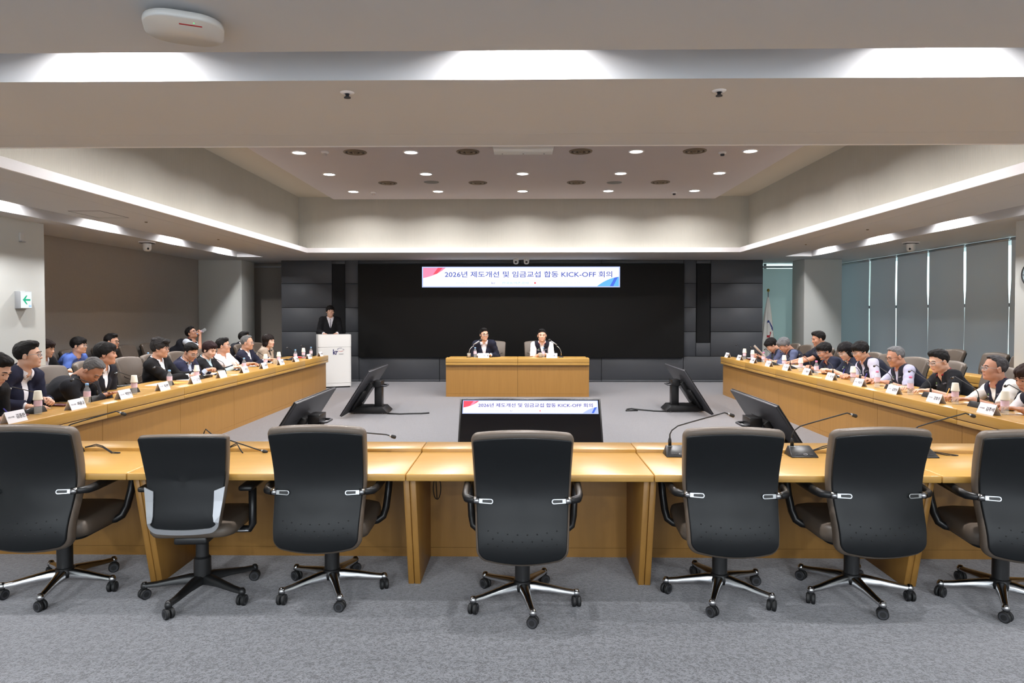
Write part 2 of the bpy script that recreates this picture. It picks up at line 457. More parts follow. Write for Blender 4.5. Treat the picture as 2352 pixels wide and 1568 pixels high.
# ceiling plates
def ceil(*b, m=None): return struct('ceiling', *b, m=m or M['ceil_paint'])
ceil(-8.4, 8.9, -4.2, 3.23, ZC, 3.18)                      # rear part
ceil(-8.4, -6.30, 3.23, 17.5, ZC, 3.18); ceil(6.30, 8.9, 3.23, 17.5, ZC, 3.18)
ceil(-6.30, -5.72, 15.0, 17.5, ZC, 3.18); ceil(5.72, 6.30, 15.0, 17.5, ZC, 3.18)
ceil(-6.30, 6.30, 3.23, 3.63, 3.18, 3.3)                    # tops of the light slots
ceil(-6.30, -5.72, 3.63, 15.0, 3.18, 3.3); ceil(5.72, 6.30, 3.63, 15.0, 3.18, 3.3)
g = 0.004
ceil(-5.72, 5.72, 3.63, 4.72, ZC, 3.18)                     # outer ring of the soffit
ceil(-5.72, -4.77, 4.72, 14.30, ZC, 3.18); ceil(4.77, 5.72, 4.72, 14.30, ZC, 3.18)
ceil(-5.72, 5.72, 14.30, 17.5, ZC, 3.18)
ceil(-4.77 + g, 4.77 - g, 4.72 + g, 5.05, ZC, ZC + 0.02)    # inner ring, parted from it by a shadow joint
ceil(-4.77 + g, -4.44, 5.05, 13.97, ZC, ZC + 0.02); ceil(4.44, 4.77 - g, 5.05, 13.97, ZC, ZC + 0.02)
ceil(-4.77 + g, 4.77 - g, 13.97, 14.30 - g, ZC, ZC + 0.02)
# trim lip round the opening
struct('trim_1', -4.44, 4.44, 13.94, 13.97, ZC - 0.001, 2.945, m=M['trim_white'])
struct('trim_2', -4.44, -4.41, 5.05, 13.94, ZC - 0.001, 2.945, m=M['trim_white'])
struct('trim_3', 4.41, 4.44, 5.05, 13.94, ZC - 0.001, 2.945, m=M['trim_white'])
struct('trim_4', -4.44, 4.44, 5.05, 5.08, ZC - 0.001, 2.945, m=M['trim_white'])
# papered walls of the tray, tray ceiling
struct('wall_tray_front', -4.75, 4.75, 14.16, 14.28, 2.871, 4.05, m=M['paper_y'])
struct('wall_tray_left', -4.77, -4.65, 4.74, 14.16, 2.871, 4.05, m=M['paper_x'])
struct('wall_tray_right', 4.65, 4.77, 4.74, 14.16, 2.871, 4.05, m=M['paper_x'])
struct('wall_tray_rear', -4.75, 4.75, 4.74, 4.86, 2.871, 4.05, m=M['paper_y'])
ceil(-4.77, 4.77, 4.74, 14.28, 4.02, 4.15, m=M['strip_beige'])
ceil(-3.89, 3.93, 5.0, 14.04, 3.95, 4.02, m=M['ceil_grey'])

# dark screen wall at the front
front = tag(bpy.data.objects.new('wall_screen', None), kind='structure'); link(front)
bevbox('backing', -5.68, 5.60, 16.03, 16.25, 0.0, ZC, M['joint'], front, 0)
ZR = [0.0, 0.05, 0.60, 1.175, 1.74, 2.305, ZC - 0.002]
jg = 0.005
def panel(x0, x1, z0, z1): bevbox('panel', x0 + jg, x1 - jg, 16.0, 16.03, z0 + jg, z1 - jg, M['dark_panel'], front, 0.003, 1)
XB = [-5.68, -3.85, -1.95, -0.05, 1.85, 3.76, 5.60]
for a, b in zip(XB[:-1], XB[1:]): panel(a, b, 0.0, 0.05 + jg); panel(a, b, 0.05, 0.60)
for k in range(2, 6):
    for a, b in ((-5.68, -4.48), (-4.17, -3.85), (3.76, 4.05), (4.39, 5.60)): panel(a, b, ZR[k], ZR[k + 1])
panel(-4.48, -4.17, 0.60, 0.92); panel(4.05, 4.39, 0.60, 0.92); panel(-4.48, -4.17, 2.76, ZC); panel(4.05, 4.39, 2.76, ZC)
for a, b in zip(XB[1:-2], XB[2:-1]): panel(a, b, 2.76, ZC)
# slim edge frame seen beside the screen wall
struct('trim_5', -5.80, -5.74, 16.9, 17.0, 0.0, 2.78, m=M['silver'])
struct('trim_6', -7.0, -5.74, 16.9, 17.0, 2.74, 2.78, m=M['silver'])
# ================================================================ CEILING FIXTURES
def make_downlight():
    t = thing('downlight', '', 'ceiling light')
    b = MB().lathe([(0.115, 0.0), (0.112, -0.012), (0.095, -0.012), (0.09, -0.004)], 28, cap=False); b.ob('rim', M['trim_white'], t, True)
    MB().lathe([(0.0, -0.006), (0.091, -0.006)], 28, cap=False).ob('diffuser', M['lamp_disc'], t)
    return t
ROWN = {9.93: 'in the row nearest the beam', 11.48: 'in the middle row', 13.12: 'in the row nearest the screen wall'}
COLN = ['leftmost', 'second from the left', 'middle', 'second from the right', 'rightmost']
dl = None
for yy in DL_Y[2:]:
    for k, xx in enumerate(DL_X):
        if yy == 9.93 and k == 2: continue
        o = dl = make_downlight() if dl is None else copy_tree(dl)
        o.location = (xx, yy, 3.95)
        tag(o, '%s lit tray downlight %s' % (COLN[k], ROWN[yy]), 'ceiling light', 'tray downlights')
def make_vent():
    t = thing('ceiling_vent', '', 'vent')
    MB().lathe([(0.17, 0.0), (0.165, -0.012), (0.145, -0.014), (0.14, 0.0)], 28, cap=False).ob('rim', M['vent'], t, True)
    MB().lathe([(0.11, -0.004), (0.105, -0.016), (0.08, -0.016), (0.075, -0.004)], 28, cap=False).ob('ring', M['vent'], t, True)
    MB().lathe([(0.0, -0.002), (0.145, -0.002)], 28, cap=False).ob('opening', M['vent_dark'], t)
    MB().lathe([(0.0, -0.03), (0.03, -0.028), (0.04, -0.004)], 20, cap=False).ob('cone', M['vent'], t, True)
    return t
vt = None
for yy, rn, xs in ((9.92, 'near', (-2.43, -0.79, 0.84, 2.48)), (12.27, 'far', (-2.42, -0.80, 0.96, 2.46))):
    for k, xx in enumerate(xs):
        o = vt = make_vent() if vt is None else copy_tree(vt)
        o.location = (xx, yy, 3.95)
        tag(o, '%s round bronze air vent in the %s vent row of the tray ceiling' % (['leftmost', 'second from left', 'third from left', 'rightmost'][k], rn), 'vent', 'tray air vents')
for k, (xx, yy) in enumerate(((-1.625, 12.21), (1.643, 12.30))):
    t = thing('ceiling_speaker', 'flat grey round ceiling speaker in the tray, %s one' % ('left', 'right')[k], 'speaker', (xx, yy, 3.95), group='tray speakers')
    MB().lathe([(0.0, -0.006), (0.13, -0.006), (0.135, 0.0)], 28, cap=False).ob('grille', mat('grey_grille%d' % k, (128, 128, 126), 0.8), t, True)
    MB().lathe([(0.135, 0.0), (0.148, -0.004), (0.15, 0.0)], 28, cap=False).ob('rim', M['ceil_grey'], t, True)
for k, (xx, yy) in enumerate(((-2.86, 9.89), (2.90, 10.0), (-2.88, 13.2), (2.93, 13.29))):
    t = thing('smoke_detector', 'small white ceiling detector in the tray, %s' % ('beside the nearest left downlight', 'beside the nearest right downlight', 'beside the farthest left downlight', 'beside the farthest right downlight')[k], 'detector', (xx, yy, 3.95), group='tray detectors')
    MB().lathe([(0.055, 0.0), (0.055, -0.02), (0.03, -0.028)], 18, cap=False).ob('base', M['trim_white'], t, True)
    MB().lathe([(0.03, -0.026), (0.028, -0.055), (0.0, -0.06)], 18, cap=False).ob('head', M['ceil_grey'] if k % 2 == 0 else M['plastic_d'], t, True)
# projector lift housing
t = thing('projector_housing', 'white flat projector lift box under the tray ceiling', 'projector', (0.01, 9.60, 3.95))
bevbox('case', -0.42, 0.42, -0.30, 0.31, -0.05, -0.001, M['white_gloss'], t, 0.006)
for sx in (-0.3, 0.0, 0.3): MB().lathe([(0.0, -0.054), (0.012, -0.052), (0.012, -0.049)], 10, (sx, 0.26, 0), cap=False).ob('screw', M['chrome'], t, True)
# access point on the rear ceiling
t = thing('wireless_access_point', 'white rounded square wireless access point on the near ceiling', 'access point', (-1.42, 2.87, ZC), R(24))
def rrect(w, h, r, n=6):
    P = []
    for cx, cy, a0 in ((w / 2 - r, h / 2 - r, 0), (-w / 2 + r, h / 2 - r, 90), (-w / 2 + r, -h / 2 + r, 180), (w / 2 - r, -h / 2 + r, 270)):
        for i in range(n + 1):
            a = R(a0 + 90 * i / n); P.append((cx + r * math.cos(a), cy + r * math.sin(a)))
    return P
def stack(rings, name, m, parent, smooth=True, cap=True):
    n = len(rings[0]); V = [p for r in rings for p in r]; F = []
    for j in range(len(rings) - 1):
        for k in range(n): F.append((j * n + k, j * n + (k + 1) % n, (j + 1) * n + (k + 1) % n, (j + 1) * n + k))
    if cap: F.append(tuple(range(n - 1, -1, -1))); F.append(tuple((len(rings) - 1) * n + k for k in range(n)))
    return mobj(name, V, F, m, parent, smooth)
out = rrect(0.31, 0.31, 0.11)
stack([[(x * s, y * s, z) for x, y in out] for s, z in ((0.96, -0.052), (0.99, -0.048), (1.0, -0.040), (0.97, -0.024), (0.92, -0.020))], 'case', M['white_gloss'], t)
bevbox('mount_plate', -0.06, 0.06, -0.06, 0.06, -0.023, -0.001, M['silver'], t, 0.004)
bevbox('logo_bar', -0.016, 0.07, -0.09, -0.08, -0.0535, -0.0515, M['ink_red'], t, 0)
bevbox('cable_tab', -0.06, -0.05, 0.05, 0.075, -0.024, 0.0, M['ink_red'], t, 0)
MB().ellipsoid((0.04, -0.112, -0.0515), (0.003, 0.003, 0.002)).ob('status_light', M['led_green'], t)
for k, xx in enumerate((-0.98, 1.09)):
    t = thing('sprinkler', 'small grey sprinkler head under the %s half of the beam' % ('left', 'right')[k], 'sprinkler', (xx, 3.83, ZC), group='beam sprinklers')
    MB().lathe([(0.04, 0.0), (0.034, -0.006), (0.015, -0.008)], 18, cap=False).ob('escutcheon', M['trim_white'], t, True)
    MB().lathe([(0.010, -0.006), (0.010, -0.022), (0.019, -0.026), (0.019, -0.03)], 14).ob('head', M['plastic_d'], t, True)
for k, (xx, yy, sg) in enumerate(((-6.5, 11.75, 1), (6.75, 12.0, -1))):
    t = thing('ceiling_camera', 'white rotating camera hanging under the ceiling over the %s desks' % ('left', 'right')[k], 'camera', (xx, yy, ZC), group='side cameras')
    bevbox('mount_plate', -0.11, 0.11, -0.08, 0.08, -0.022, 0.0, M['trim_white'], t, 0.004)
    bevbox('shadow_gap', -0.10, 0.10, -0.07, 0.07, -0.034, -0.022, M['plastic'], t, 0.002)
    MB().lathe([(0.0, -0.17), (0.04, -0.165), (0.064, -0.14), (0.07, -0.11), (0.07, -0.034)], 24, cap=False).ob('dome', M['white_gloss'], t, True)
    MB().ellipsoid((sg * 0.045, -0.05, -0.125), (0.017, 0.017, 0.02)).ob('lens', M['plastic'], t, True)
for k, xx in enumerate((-0.15, 0.09)):
    t = thing('front_camera', '%s of the two small white cameras above the big screen' % ('left', 'right')[k], 'camera', (xx, 15.6, ZC), group='cameras above the screen')
    MB().lathe([(0.0, -0.125), (0.035, -0.12), (0.055, -0.10), (0.062, -0.07), (0.062, 0.0)], 22, cap=False).ob('housing', M['white_gloss'], t, True)
    MB().ellipsoid((0, -0.05, -0.075), (0.026, 0.02, 0.026)).ob('lens', M['plastic'], t, True)
# exit sign on the left pier
t = thing('exit_sign', 'lit white exit sign with a green left arrow on the left pier', 'exit sign', (-6.65, 8.95, 1.79))
bevbox('case', 0.0, 0.075, -0.105, 0.105, -0.115, 0.115, M['silver'], t, 0.004)
bevbox('face', 0.073, 0.079, -0.098, 0.098, -0.108, 0.108, M['exit_white'], t, 0)
MB().prism([(-0.068, 0.0), (-0.005, 0.058), (0.017, 0.058), (-0.02, 0.012), (0.07, 0.012), (0.07, -0.012), (-0.02, -0.012), (0.017, -0.058), (-0.005, -0.058)], 'x', 0.0795, 0.081).ob('arrow', M['exit_green'], t)
for a, b, c, d in ((0.045, 0.052, -0.098, -0.065), (0.077, 0.084, -0.098, -0.065), (0.052, 0.077, -0.085, -0.079)):
    MB().box(0.0795, 0.081, a, b, c, d).ob('running_mark', M['screen_blue'], t)
t = thing('wall_sensor', 'small white sensor bracket high on the left pier', 'sensor', (-6.65, 8.97, 2.62))
bevbox('plate', 0, 0.02, -0.035, 0.035, -0.06, 0.06, M['white_paint'], t, 0.003)
bevbox('foot', 0, 0.045, -0.035, 0.035, -0.065, -0.05, M['silver'], t, 0.003)
# clock on the right pier
t = thing('wall_clock', 'round wall clock on the white right pier', 'clock', (6.65, 9.02, 2.12))
b = MB().lathe([(0.16, 0.0), (0.165, 0.02), (0.155, 0.035), (0.148, 0.03)], 36, cap=False).ob('rim', M['plastic_d'], t, True); b.rotation_euler = (0, R(-90), 0)
b = MB().lathe([(0.0, 0.022), (0.15, 0.022)], 36, cap=False).ob('dial', mat('clock_dial', (196, 214, 222), 0.4, var=0.1, vscale=14), t); b.rotation_euler = (0, R(-90), 0)
bevbox('hour_hand', -0.028, -0.025, -0.004, 0.004, 0.0, 0.08, M['ink'], t, 0)
bevbox('minute_hand', -0.031, -0.028, -0.003, 0.11, -0.003, 0.003, M['ink'], t, 0)
for k in range(12):
    a = 2 * PI * k / 12; bevbox('hour_mark', -0.026, -0.023, 0.13 * math.sin(a) - 0.004, 0.13 * math.sin(a) + 0.004, 0.13 * math.cos(a) - 0.008, 0.13 * math.cos(a) + 0.008, M['ink'], t, 0)
# access hatch slit in the left soffit
t = thing('ceiling_hatch', 'thin square access hatch in the left ceiling soffit', 'hatch', (-5.30, 8.5, ZC))
MB().box(-0.2, 0.2, -0.3, -0.294, -0.002, 0.0).box(-0.2, 0.2, 0.294, 0.3, -0.002, 0.0).box(-0.2, -0.194, -0.3, 0.3, -0.002, 0.0).box(0.194, 0.2, -0.3, 0.3, -0.002, 0.0).ob('joint', M['joint'], t)
bevbox('leaf', -0.19, 0.19, -0.29, 0.29, -0.0015, 0.0, M['ceil_paint'], t, 0)
for k, (xx, yy) in enumerate(((-5.1, 9.2), (-5.1, 11.4), (5.1, 10.2), (5.1, 12.4))):
    t = thing('soffit_sprinkler', 'tiny flush sprinkler cap in the %s soffit, %s one' % (('left', 'left', 'right', 'right')[k], ('nearer', 'farther', 'nearer', 'farther')[k]), 'sprinkler', (xx, yy, ZC), group='soffit sprinklers')
    MB().lathe([(0.0, -0.012), (0.016, -0.010), (0.02, 0.0)], 12, cap=False).ob('cap', M['vent'], t, True)

# roller blinds on the right: six grey ones with slits of daylight between, and one at the front window
BL = [(9.25, 10.06), (10.12, 11.18), (11.245, 12.30), (12.365, 13.40), (13.465, 14.53), (14.60, 15.64), (15.71, 17.16)]
EDGE = [0.0, 0.02, 0.026, 0.029, 0.029, 0.024, 0.010, 0.0]
BN = ['nearest the white pier, mostly hidden', 'second from the white pier', 'third from the white pier', 'fourth from the white pier', 'fifth from the white pier', 'sixth from the white pier', 'farthest one, beside the column and lit green']
for k, (a, b) in enumerate(BL):
    t = thing('roller_blind', 'grey roller blind on the right window wall, %s' % BN[k], 'blind', (7.9, 0, 0), group='side roller blinds')
    n = 30; V = []; F = []
    for j in range(n + 1):
        z = 0.08 + (2.80 - 0.08) * j / n
        dr = min(1.0, max(0.0, (2.15 - z) / 0.5)); dr = dr * dr * (3 - 2 * dr)
        wa, wb = EDGE[k] * dr, EDGE[k + 1] * dr
        for s in range(5):
            y = a - wa + (b - a + wa + wb) * s / 4
            V.append((0.004 * math.sin(3 * z + k) + 0.010 * math.sin(PI * s / 4) * math.sin(2 * z), y, z))
    for j in range(n):
        for s in range(4): F.append((j * 5 + s, j * 5 + s + 1, (j + 1) * 5 + s + 1, (j + 1) * 5 + s))
    mobj('fabric', V, F, M['blind'], t, True)
    MB().tube([(0.01, a, 2.815), (0.01, b, 2.815)], 0.028, 12).ob('roller', M['silver'], t, True)
    bevbox('hem_bar', -0.008, 0.008, a, b, 0.06, 0.085, M['silver'], t, 0.003)
t = thing('window_blind', 'pale green lit roller blind at the right end of the screen wall', 'blind', (0, 17.15, 0))
mobj('fabric', [(5.2, 0, 0.1), (7.05, 0, 0.1), (7.05, 0, 2.72), (5.2, 0, 2.72)], [(0, 1, 2, 3)], M['blind_t'], t)
MB().tube([(5.2, 0, 2.76), (7.0, 0, 2.76)], 0.03, 12).ob('roller', M['silver'], t, True)
bevbox('bracket', 6.98, 7.06, -0.05, 0.05, 2.70, 2.82, M['col_wall'], t, 0.004)

# ================================================================ SCREENS
def bez(p0, c, p1, n=10):
    return [((1 - s) ** 2 * p0[0] + 2 * s * (1 - s) * c[0] + s * s * p1[0], (1 - s) ** 2 * p0[1] + 2 * s * (1 - s) * c[1] + s * s * p1[1]) for s in [i / n for i in range(n + 1)]]
def banner(parent, W, H, loc, rot, deep):
    """flat picture of the slide banner, drawn in its own x (right), y (up) plane"""
    bn = mobj('banner', [(-W / 2, -H / 2, 0), (W / 2, -H / 2, 0), (W / 2, H / 2, 0), (-W / 2, H / 2, 0)], [(0, 1, 2, 3)], M['screen_edge'], parent)
    bn.location = loc; bn.rotation_euler = rot
    w, h = W * 0.988, H * 0.90; e = W * 0.0006
    mobj('banner_field', [(-w / 2, -h / 2, e), (w / 2, -h / 2, e), (w / 2, h / 2, e), (-w / 2, h / 2, e)], [(0, 1, 2, 3)], M['screen_white'] if deep else M['screen_led'], bn)
    def poly(name, pts, m, z): mobj(name, [(x, y, z) for x, y in pts], [tuple(range(len(pts)))], m, bn)
    L, T, Rr, B = -w / 2, h / 2, w / 2, -h / 2
    poly('red_corner', [(L, T)] + bez((L, T - 0.50 * H), (L + 0.07 * W, T - 0.38 * H), (L + 0.115 * W, T)), M['screen_red'] if deep else M['screen_pink'], 2 * e)
    poly('red_stripe', [(L + 0.075 * W, T), (L + 0.05 * W, T - 0.33 * H), (L + 0.07 * W, T - 0.30 * H), (L + 0.10 * W, T)], M['screen_pink'] if deep else M['screen_red'], 3 * e)
    poly('blue_corner', [(Rr, B)] + bez((Rr, B + 0.46 * H), (Rr - 0.06 * W, B + 0.38 * H), (Rr - 0.11 * W, B)), M['screen_blue'] if not deep else M['screen_edge'], 2 * e)
    poly('blue_stripe', [(Rr - 0.045 * W, B), (Rr - 0.022 * W, B + 0.42 * H), (Rr - 0.004 * W, B + 0.45 * H), (Rr - 0.028 * W, B)], M['screen_royal'], 3 * e)
    tx = M['screen_text2'] if deep else M['screen_text']
    me = fit_text('2026년 제도개선 및 임금교섭 합동 KICK-OFF 회의', W * 0.845, H * 0.30, tx, 0.0, 0.014)
    o = from_mesh('title_lettering', me, bn, (W * 0.038, H * 0.13, 3 * e))
    def small(s, x0, x1, m):
        o = from_mesh('small_lettering', fit_text(s, (x1 - x0) * W, H * 0.105, m, 0.0), bn, (((x0 + x1) / 2 - 0.5) * W, -H * 0.29, 3 * e))
    small('2026.1.20.(화)', 0.17, 0.30, M['screen_faint']); small('kr', 0.352, 0.372, tx)
    small('한국농어촌공사', 0.405, 0.54, M['screen_blue'] if not deep else M['screen_faint'])
    small('한국농어촌공사노동조합', 0.60, 0.80, M['screen_faint'])
    poly('round_mark', [((0.572 - 0.5) * W + 0.045 * H * math.cos(a), -0.29 * H + 0.045 * H * math.sin(a)) for a in [2 * PI * i / 14 for i in range(14)]], M['screen_red'], 3 * e)
t = thing('led_screen', 'huge black LED wall with a white meeting banner at its top', 'screen', (-0.045, 15.955, 0))
bevbox('display', -3.80, 3.80, -0.035, 0.03, 0.575, 2.755, M['led_black'], t, 0.004)
banner(t, 4.61, 0.48, (0.005, -0.037, 2.452), (R(90), 0, 0), False)
for k, xx in enumerate((-4.325, 4.22)):
    t = thing('column_speaker', 'tall black cloth strip speaker set in the dark wall %s of the screen' % ('left', 'right')[k], 'speaker', (xx, 16.0, 0), group='strip speakers')
    bevbox('grille', -0.15, 0.15, -0.004, 0.028, 0.925, 2.755, M['speaker_cloth'], t, 0.006)
    bevbox('cabinet', -0.152, 0.152, 0.012, 0.029, 0.921, 2.759, M['joint'], t, 0)

# floor monitors: a wide panel leaning back on a wheeled stand. local: the picture faces +y and up, the stand is behind it
def make_monitor(lit):
    t = thing('floor_monitor', '', 'monitor')
    W, Hh = 1.44, 0.82
    tilt = math.atan2(0.45, 0.70)                                   # lean from upright
    def P(x, s, d): # s up the panel, d out of the picture
        return (x, 0.225 - s * math.sin(tilt) + d * math.cos(tilt), 0.045 + s * math.cos(tilt) + d * math.sin(tilt))
    def slab(name, x0, x1, s0, s1, d0, d1, m, bev=0.004):
        V = [P(x0, s0, d0), P(x1, s0, d0), P(x1, s0, d1), P(x0, s0, d1), P(x0, s1, d0), P(x1, s1, d0), P(x1, s1, d1), P(x0, s1, d1)]
        F = [(3, 2, 1, 0), (4, 5, 6, 7), (0, 1, 5, 4), (1, 2, 6, 5), (2, 3, 7, 6), (3, 0, 4, 7)]
        o = mobj(name, V, F, m, t)
        if bev: bevel_mesh(o, bev)
        return o
    slab('back_case', -W / 2, W / 2, 0.0, Hh, -0.03, -0.004, M['plastic_d'], 0.006)
    slab('bezel', -W / 2 - 0.002, W / 2 + 0.002, -0.002, Hh + 0.002, -0.004, 0.006, M['plastic'], 0.002)
    slab('picture', -W / 2 + 0.014, W / 2 - 0.014, 0.02, Hh - 0.014, 0.005, 0.0075, M['screen_off'], 0)
    slab('electronics_box', -0.36, 0.36, 0.08, 0.42, -0.075, -0.03, M['plastic'], 0.012)
    slab('vent_slot', -0.40, 0.30, 0.545, 0.552, -0.0315, -0.03, M['joint'], 0)
    slab('mount', -0.16, 0.16, 0.22, 0.56, -0.10, -0.03, M['plastic'], 0.006)
    y0 = -0.235
    bevbox('column', -0.075, 0.075, y0 - 0.05, y0 + 0.07, 0.10, 0.44, M['plastic'], t, 0.004)
    bevbox('top_bracket', -0.13, 0.13, y0 - 0.05, y0 + 0.075, 0.42, 0.52, M['plastic'], t, 0.004)
    o = MB().tube([(-0.12, y0 - 0.04, 0.44), (-0.12, y0 - 0.10, 0.44), (-0.09, y0 - 0.125, 0.44), (0.09, y0 - 0.125, 0.44), (0.12, y0 - 0.10, 0.44), (0.12, y0 - 0.04, 0.44)], 0.013, 8).ob('handle', M['plastic_d'], t, True)
    pts = [(-0.43, 0.02), (-0.34, 0.105), (0.17, 0.105), (0.21, 0.02)]
    o = MB().prism([(p[0] + 0.02, p[1]) for p in pts], 'x', -0.22, 0.22).ob('base', M['plastic'], t); bevel_mesh(o, 0.004)
    for sx in (-0.18, 0.18):
        for sy in (-0.32, 0.15):
            MB().lathe([(0.016, 0), (0.02, 0.005), (0.02, 0.02), (0.012, 0.025)], 12, (sx, sy, 0)).ob('foot', M['chrome'], t, True)
            MB().ellipsoid((sx * 1.23, sy * 0.8, 0.085), (0.006, 0.006, 0.006), 8, 6).ob('bolt', M['chrome'], t, True)
    return t, P, tilt
mon, P_, tl = make_monitor(False)
tag(mon, 'dark floor monitor seen from behind, farther one on the left', 'monitor', 'floor monitors'); mon.location = (-2.56, 11.06, 0); mon.rotation_euler = (0, 0, R(90))
for lab, x, y, rz in (('dark floor monitor seen from behind, nearer one on the left, partly behind a chair', -2.47, 7.41, 90),
                      ('dark floor monitor seen from behind, farther one on the right', 2.74, 11.33, -90),
                      ('dark floor monitor seen from behind, nearer one on the right, partly behind a chair', 2.66, 7.26, -90),
                      ('floor monitor facing the near desk and showing the white meeting banner', 0.08, 6.80, 180)):
    c = copy_tree(mon); c.location = (x, y, 0); c.rotation_euler = (0, 0, R(rz)); tag(c, lab, 'monitor', 'floor monitors')
    if rz == 180:
        banner(c, 1.385, 0.150, P_(0, 0.722, 0.009), (R(90) - tl, 0, R(180)), True)
for k, pts in enumerate(([(-2.16, 10.85, 0.012), (-1.95, 10.80, 0.012), (-1.80, 10.84, 0.012), (-1.62, 10.86, 0.012), (-1.50, 10.92, 0.012)],
                         [(2.34, 11.15, 0.012), (2.15, 11.20, 0.012), (1.95, 11.34, 0.012), (1.83, 11.46, 0.012), (1.74, 11.38, 0.012), (1.70, 11.22, 0.012), (1.9, 11.25, 0.012)])):
    MBt = MB().tube(pts, 0.012, 8)
    tag(MBt.ob('power_cable', M['rubber'], None, True), 'black power cable trailing from the %s far floor monitor' % ('left', 'right')[k], 'cable', 'monitor cables')

# ================================================================ PODIUM, FLAG
t = thing('podium', 'white lectern with a navy letter emblem beside the left desk', 'lectern', (-4.13, 14.86, 0), R(22))
o = stack([[(x, y, z) for x, y in rrect(0.70, 0.46, 0.06)] for z in (0.03, 0.10)], 'plinth', M['white_gloss'], t); o.data.set_sharp_from_angle(angle=R(40))
o = stack([[(x, y, z) for x, y in rrect(0.705, 0.465, 0.062)] for z in (0.104, 0.878)], 'body', M['white_gloss'], t); o.data.set_sharp_from_angle(angle=R(40))
o = stack([[(x, y, z) for x, y in rrect(0.71, 0.47, 0.064)] for z in (0.882, 1.13)] + [[(x * 0.985, y * 0.985, 1.148) for x, y in rrect(0.71, 0.47, 0.064)]], 'top_box', M['white_gloss'], t); o.data.set_sharp_from_angle(angle=R(40))
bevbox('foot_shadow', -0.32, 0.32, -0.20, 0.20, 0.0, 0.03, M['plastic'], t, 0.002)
e = bpy.data.objects.new('emblem', None); link(e, t); e.location = (0.06, -0.2345, 0.775); e.rotation_euler = (R(90), 0, 0)
from_mesh('lettering', fit_text('kr', 0.105, 0.115, M['ink_navy'], 0.001, 0.03), e, (-0.05, 0.0, 0))
def arc(parent, cx, cy, rx, ry, a0, a1, w0, w1, m, name='swoosh'):
    n = 16; V = []; F = []
    for i in range(n + 1):
        a = R(a0 + (a1 - a0) * i / n); w = w0 + (w1 - w0) * i / n
        V += [(cx + (rx - w) * math.cos(a), cy + (ry - w) * math.sin(a), 0.0012), (cx + (rx + w) * math.cos(a), cy + (ry + w) * math.sin(a), 0.0012)]
    for i in range(n): F.append((2 * i, 2 * i + 1, 2 * i + 3, 2 * i + 2))
    mobj(name, V, F, m, parent)
arc(e, 0.06, 0.055, 0.062, 0.027, 60, 200, 0.003, 0.006, M['ink_navy'])
arc(e, 0.07, 0.035, 0.062, 0.027, 5, 60, 0.006, 0.003, M['ink_navy'])
arc(e, 0.06, 0.03, 0.055, 0.02, 200, 350, 0.002, 0.005, M['ink_red'])
mobj('underline', [(0.02, -0.052, 0.0012), (0.12, -0.052, 0.0012), (0.12, -0.042, 0.0012), (0.02, -0.042, 0.0012)], [(0, 1, 2, 3)], M['ink_grey'], e)

t = thing('flag', 'white flag with gold fringe on a pole beside the screen wall', 'flag', (5.98, 16.72, 0))
MB().tube([(0, 0, 0.06), (0, 0, 2.12)], 0.014, 10).ob('pole', M['silver'], t, True)
MB().ellipsoid((0, 0, 2.165), (0.035, 0.035, 0.04)).ob('finial', M['gold'], t, True)
MB().lathe([(0.17, 0), (0.17, 0.02), (0.05, 0.05), (0.02, 0.09)], 24).ob('base', M['gold'], t, True)
V = []; F = []; nz, na = 54, 84
def flagr(z):
    s = min(1.0, max(0.0, (2.02 - z) / 1.5)); return 0.015 + 0.17 * s ** 0.75
for j in range(nz + 1):
    z = 2.02 - 1.5 * j / nz
    for k in range(na):
        a = 2 * PI * k / na; rr = flagr(z) * (1 + 0.16 * math.sin(7 * a) * min(1, j / 16))
        V.append((rr * math.cos(a) - 0.02 * j / nz, rr * 0.55 * math.sin(a), z))
cm = []
for j in range(nz):
    for k in range(na):
        F.append((j * na + k, (j + 1) * na + k, (j + 1) * na + (k + 1) % na, j * na + (k + 1) % na))
        a = 360 * (k + 0.5) / na; s = j / nz
        c = 0; p_, q_ = (a - 268) / 52, (s - 0.55) / 0.155; d_ = math.hypot(p_, q_)
        if a < 14 or a > 338: c = 1
        elif 0.84 < d_ < 1.06 and q_ < -0.05 and p_ > -0.4: c = 2
        elif 0.50 < d_ < 0.74 and q_ > 0.05 and p_ > -0.3: c = 3
        cm.append(c)
o = mobj('cloth', V, F, [M['flag_white'], M['fringe'], M['flag_blue'], M['flag_red']], t, True)
o.data.polygons.foreach_set('material_index', cm)
o = MB().lathe([(0.21, 0), (0.20, 0.06), (0.19, 0.07)], 30, (-0.02, 0, 0.46), cap=False).ob('hem_fringe', M['fringe'], t, True); o.scale = (1, 0.6, 1)

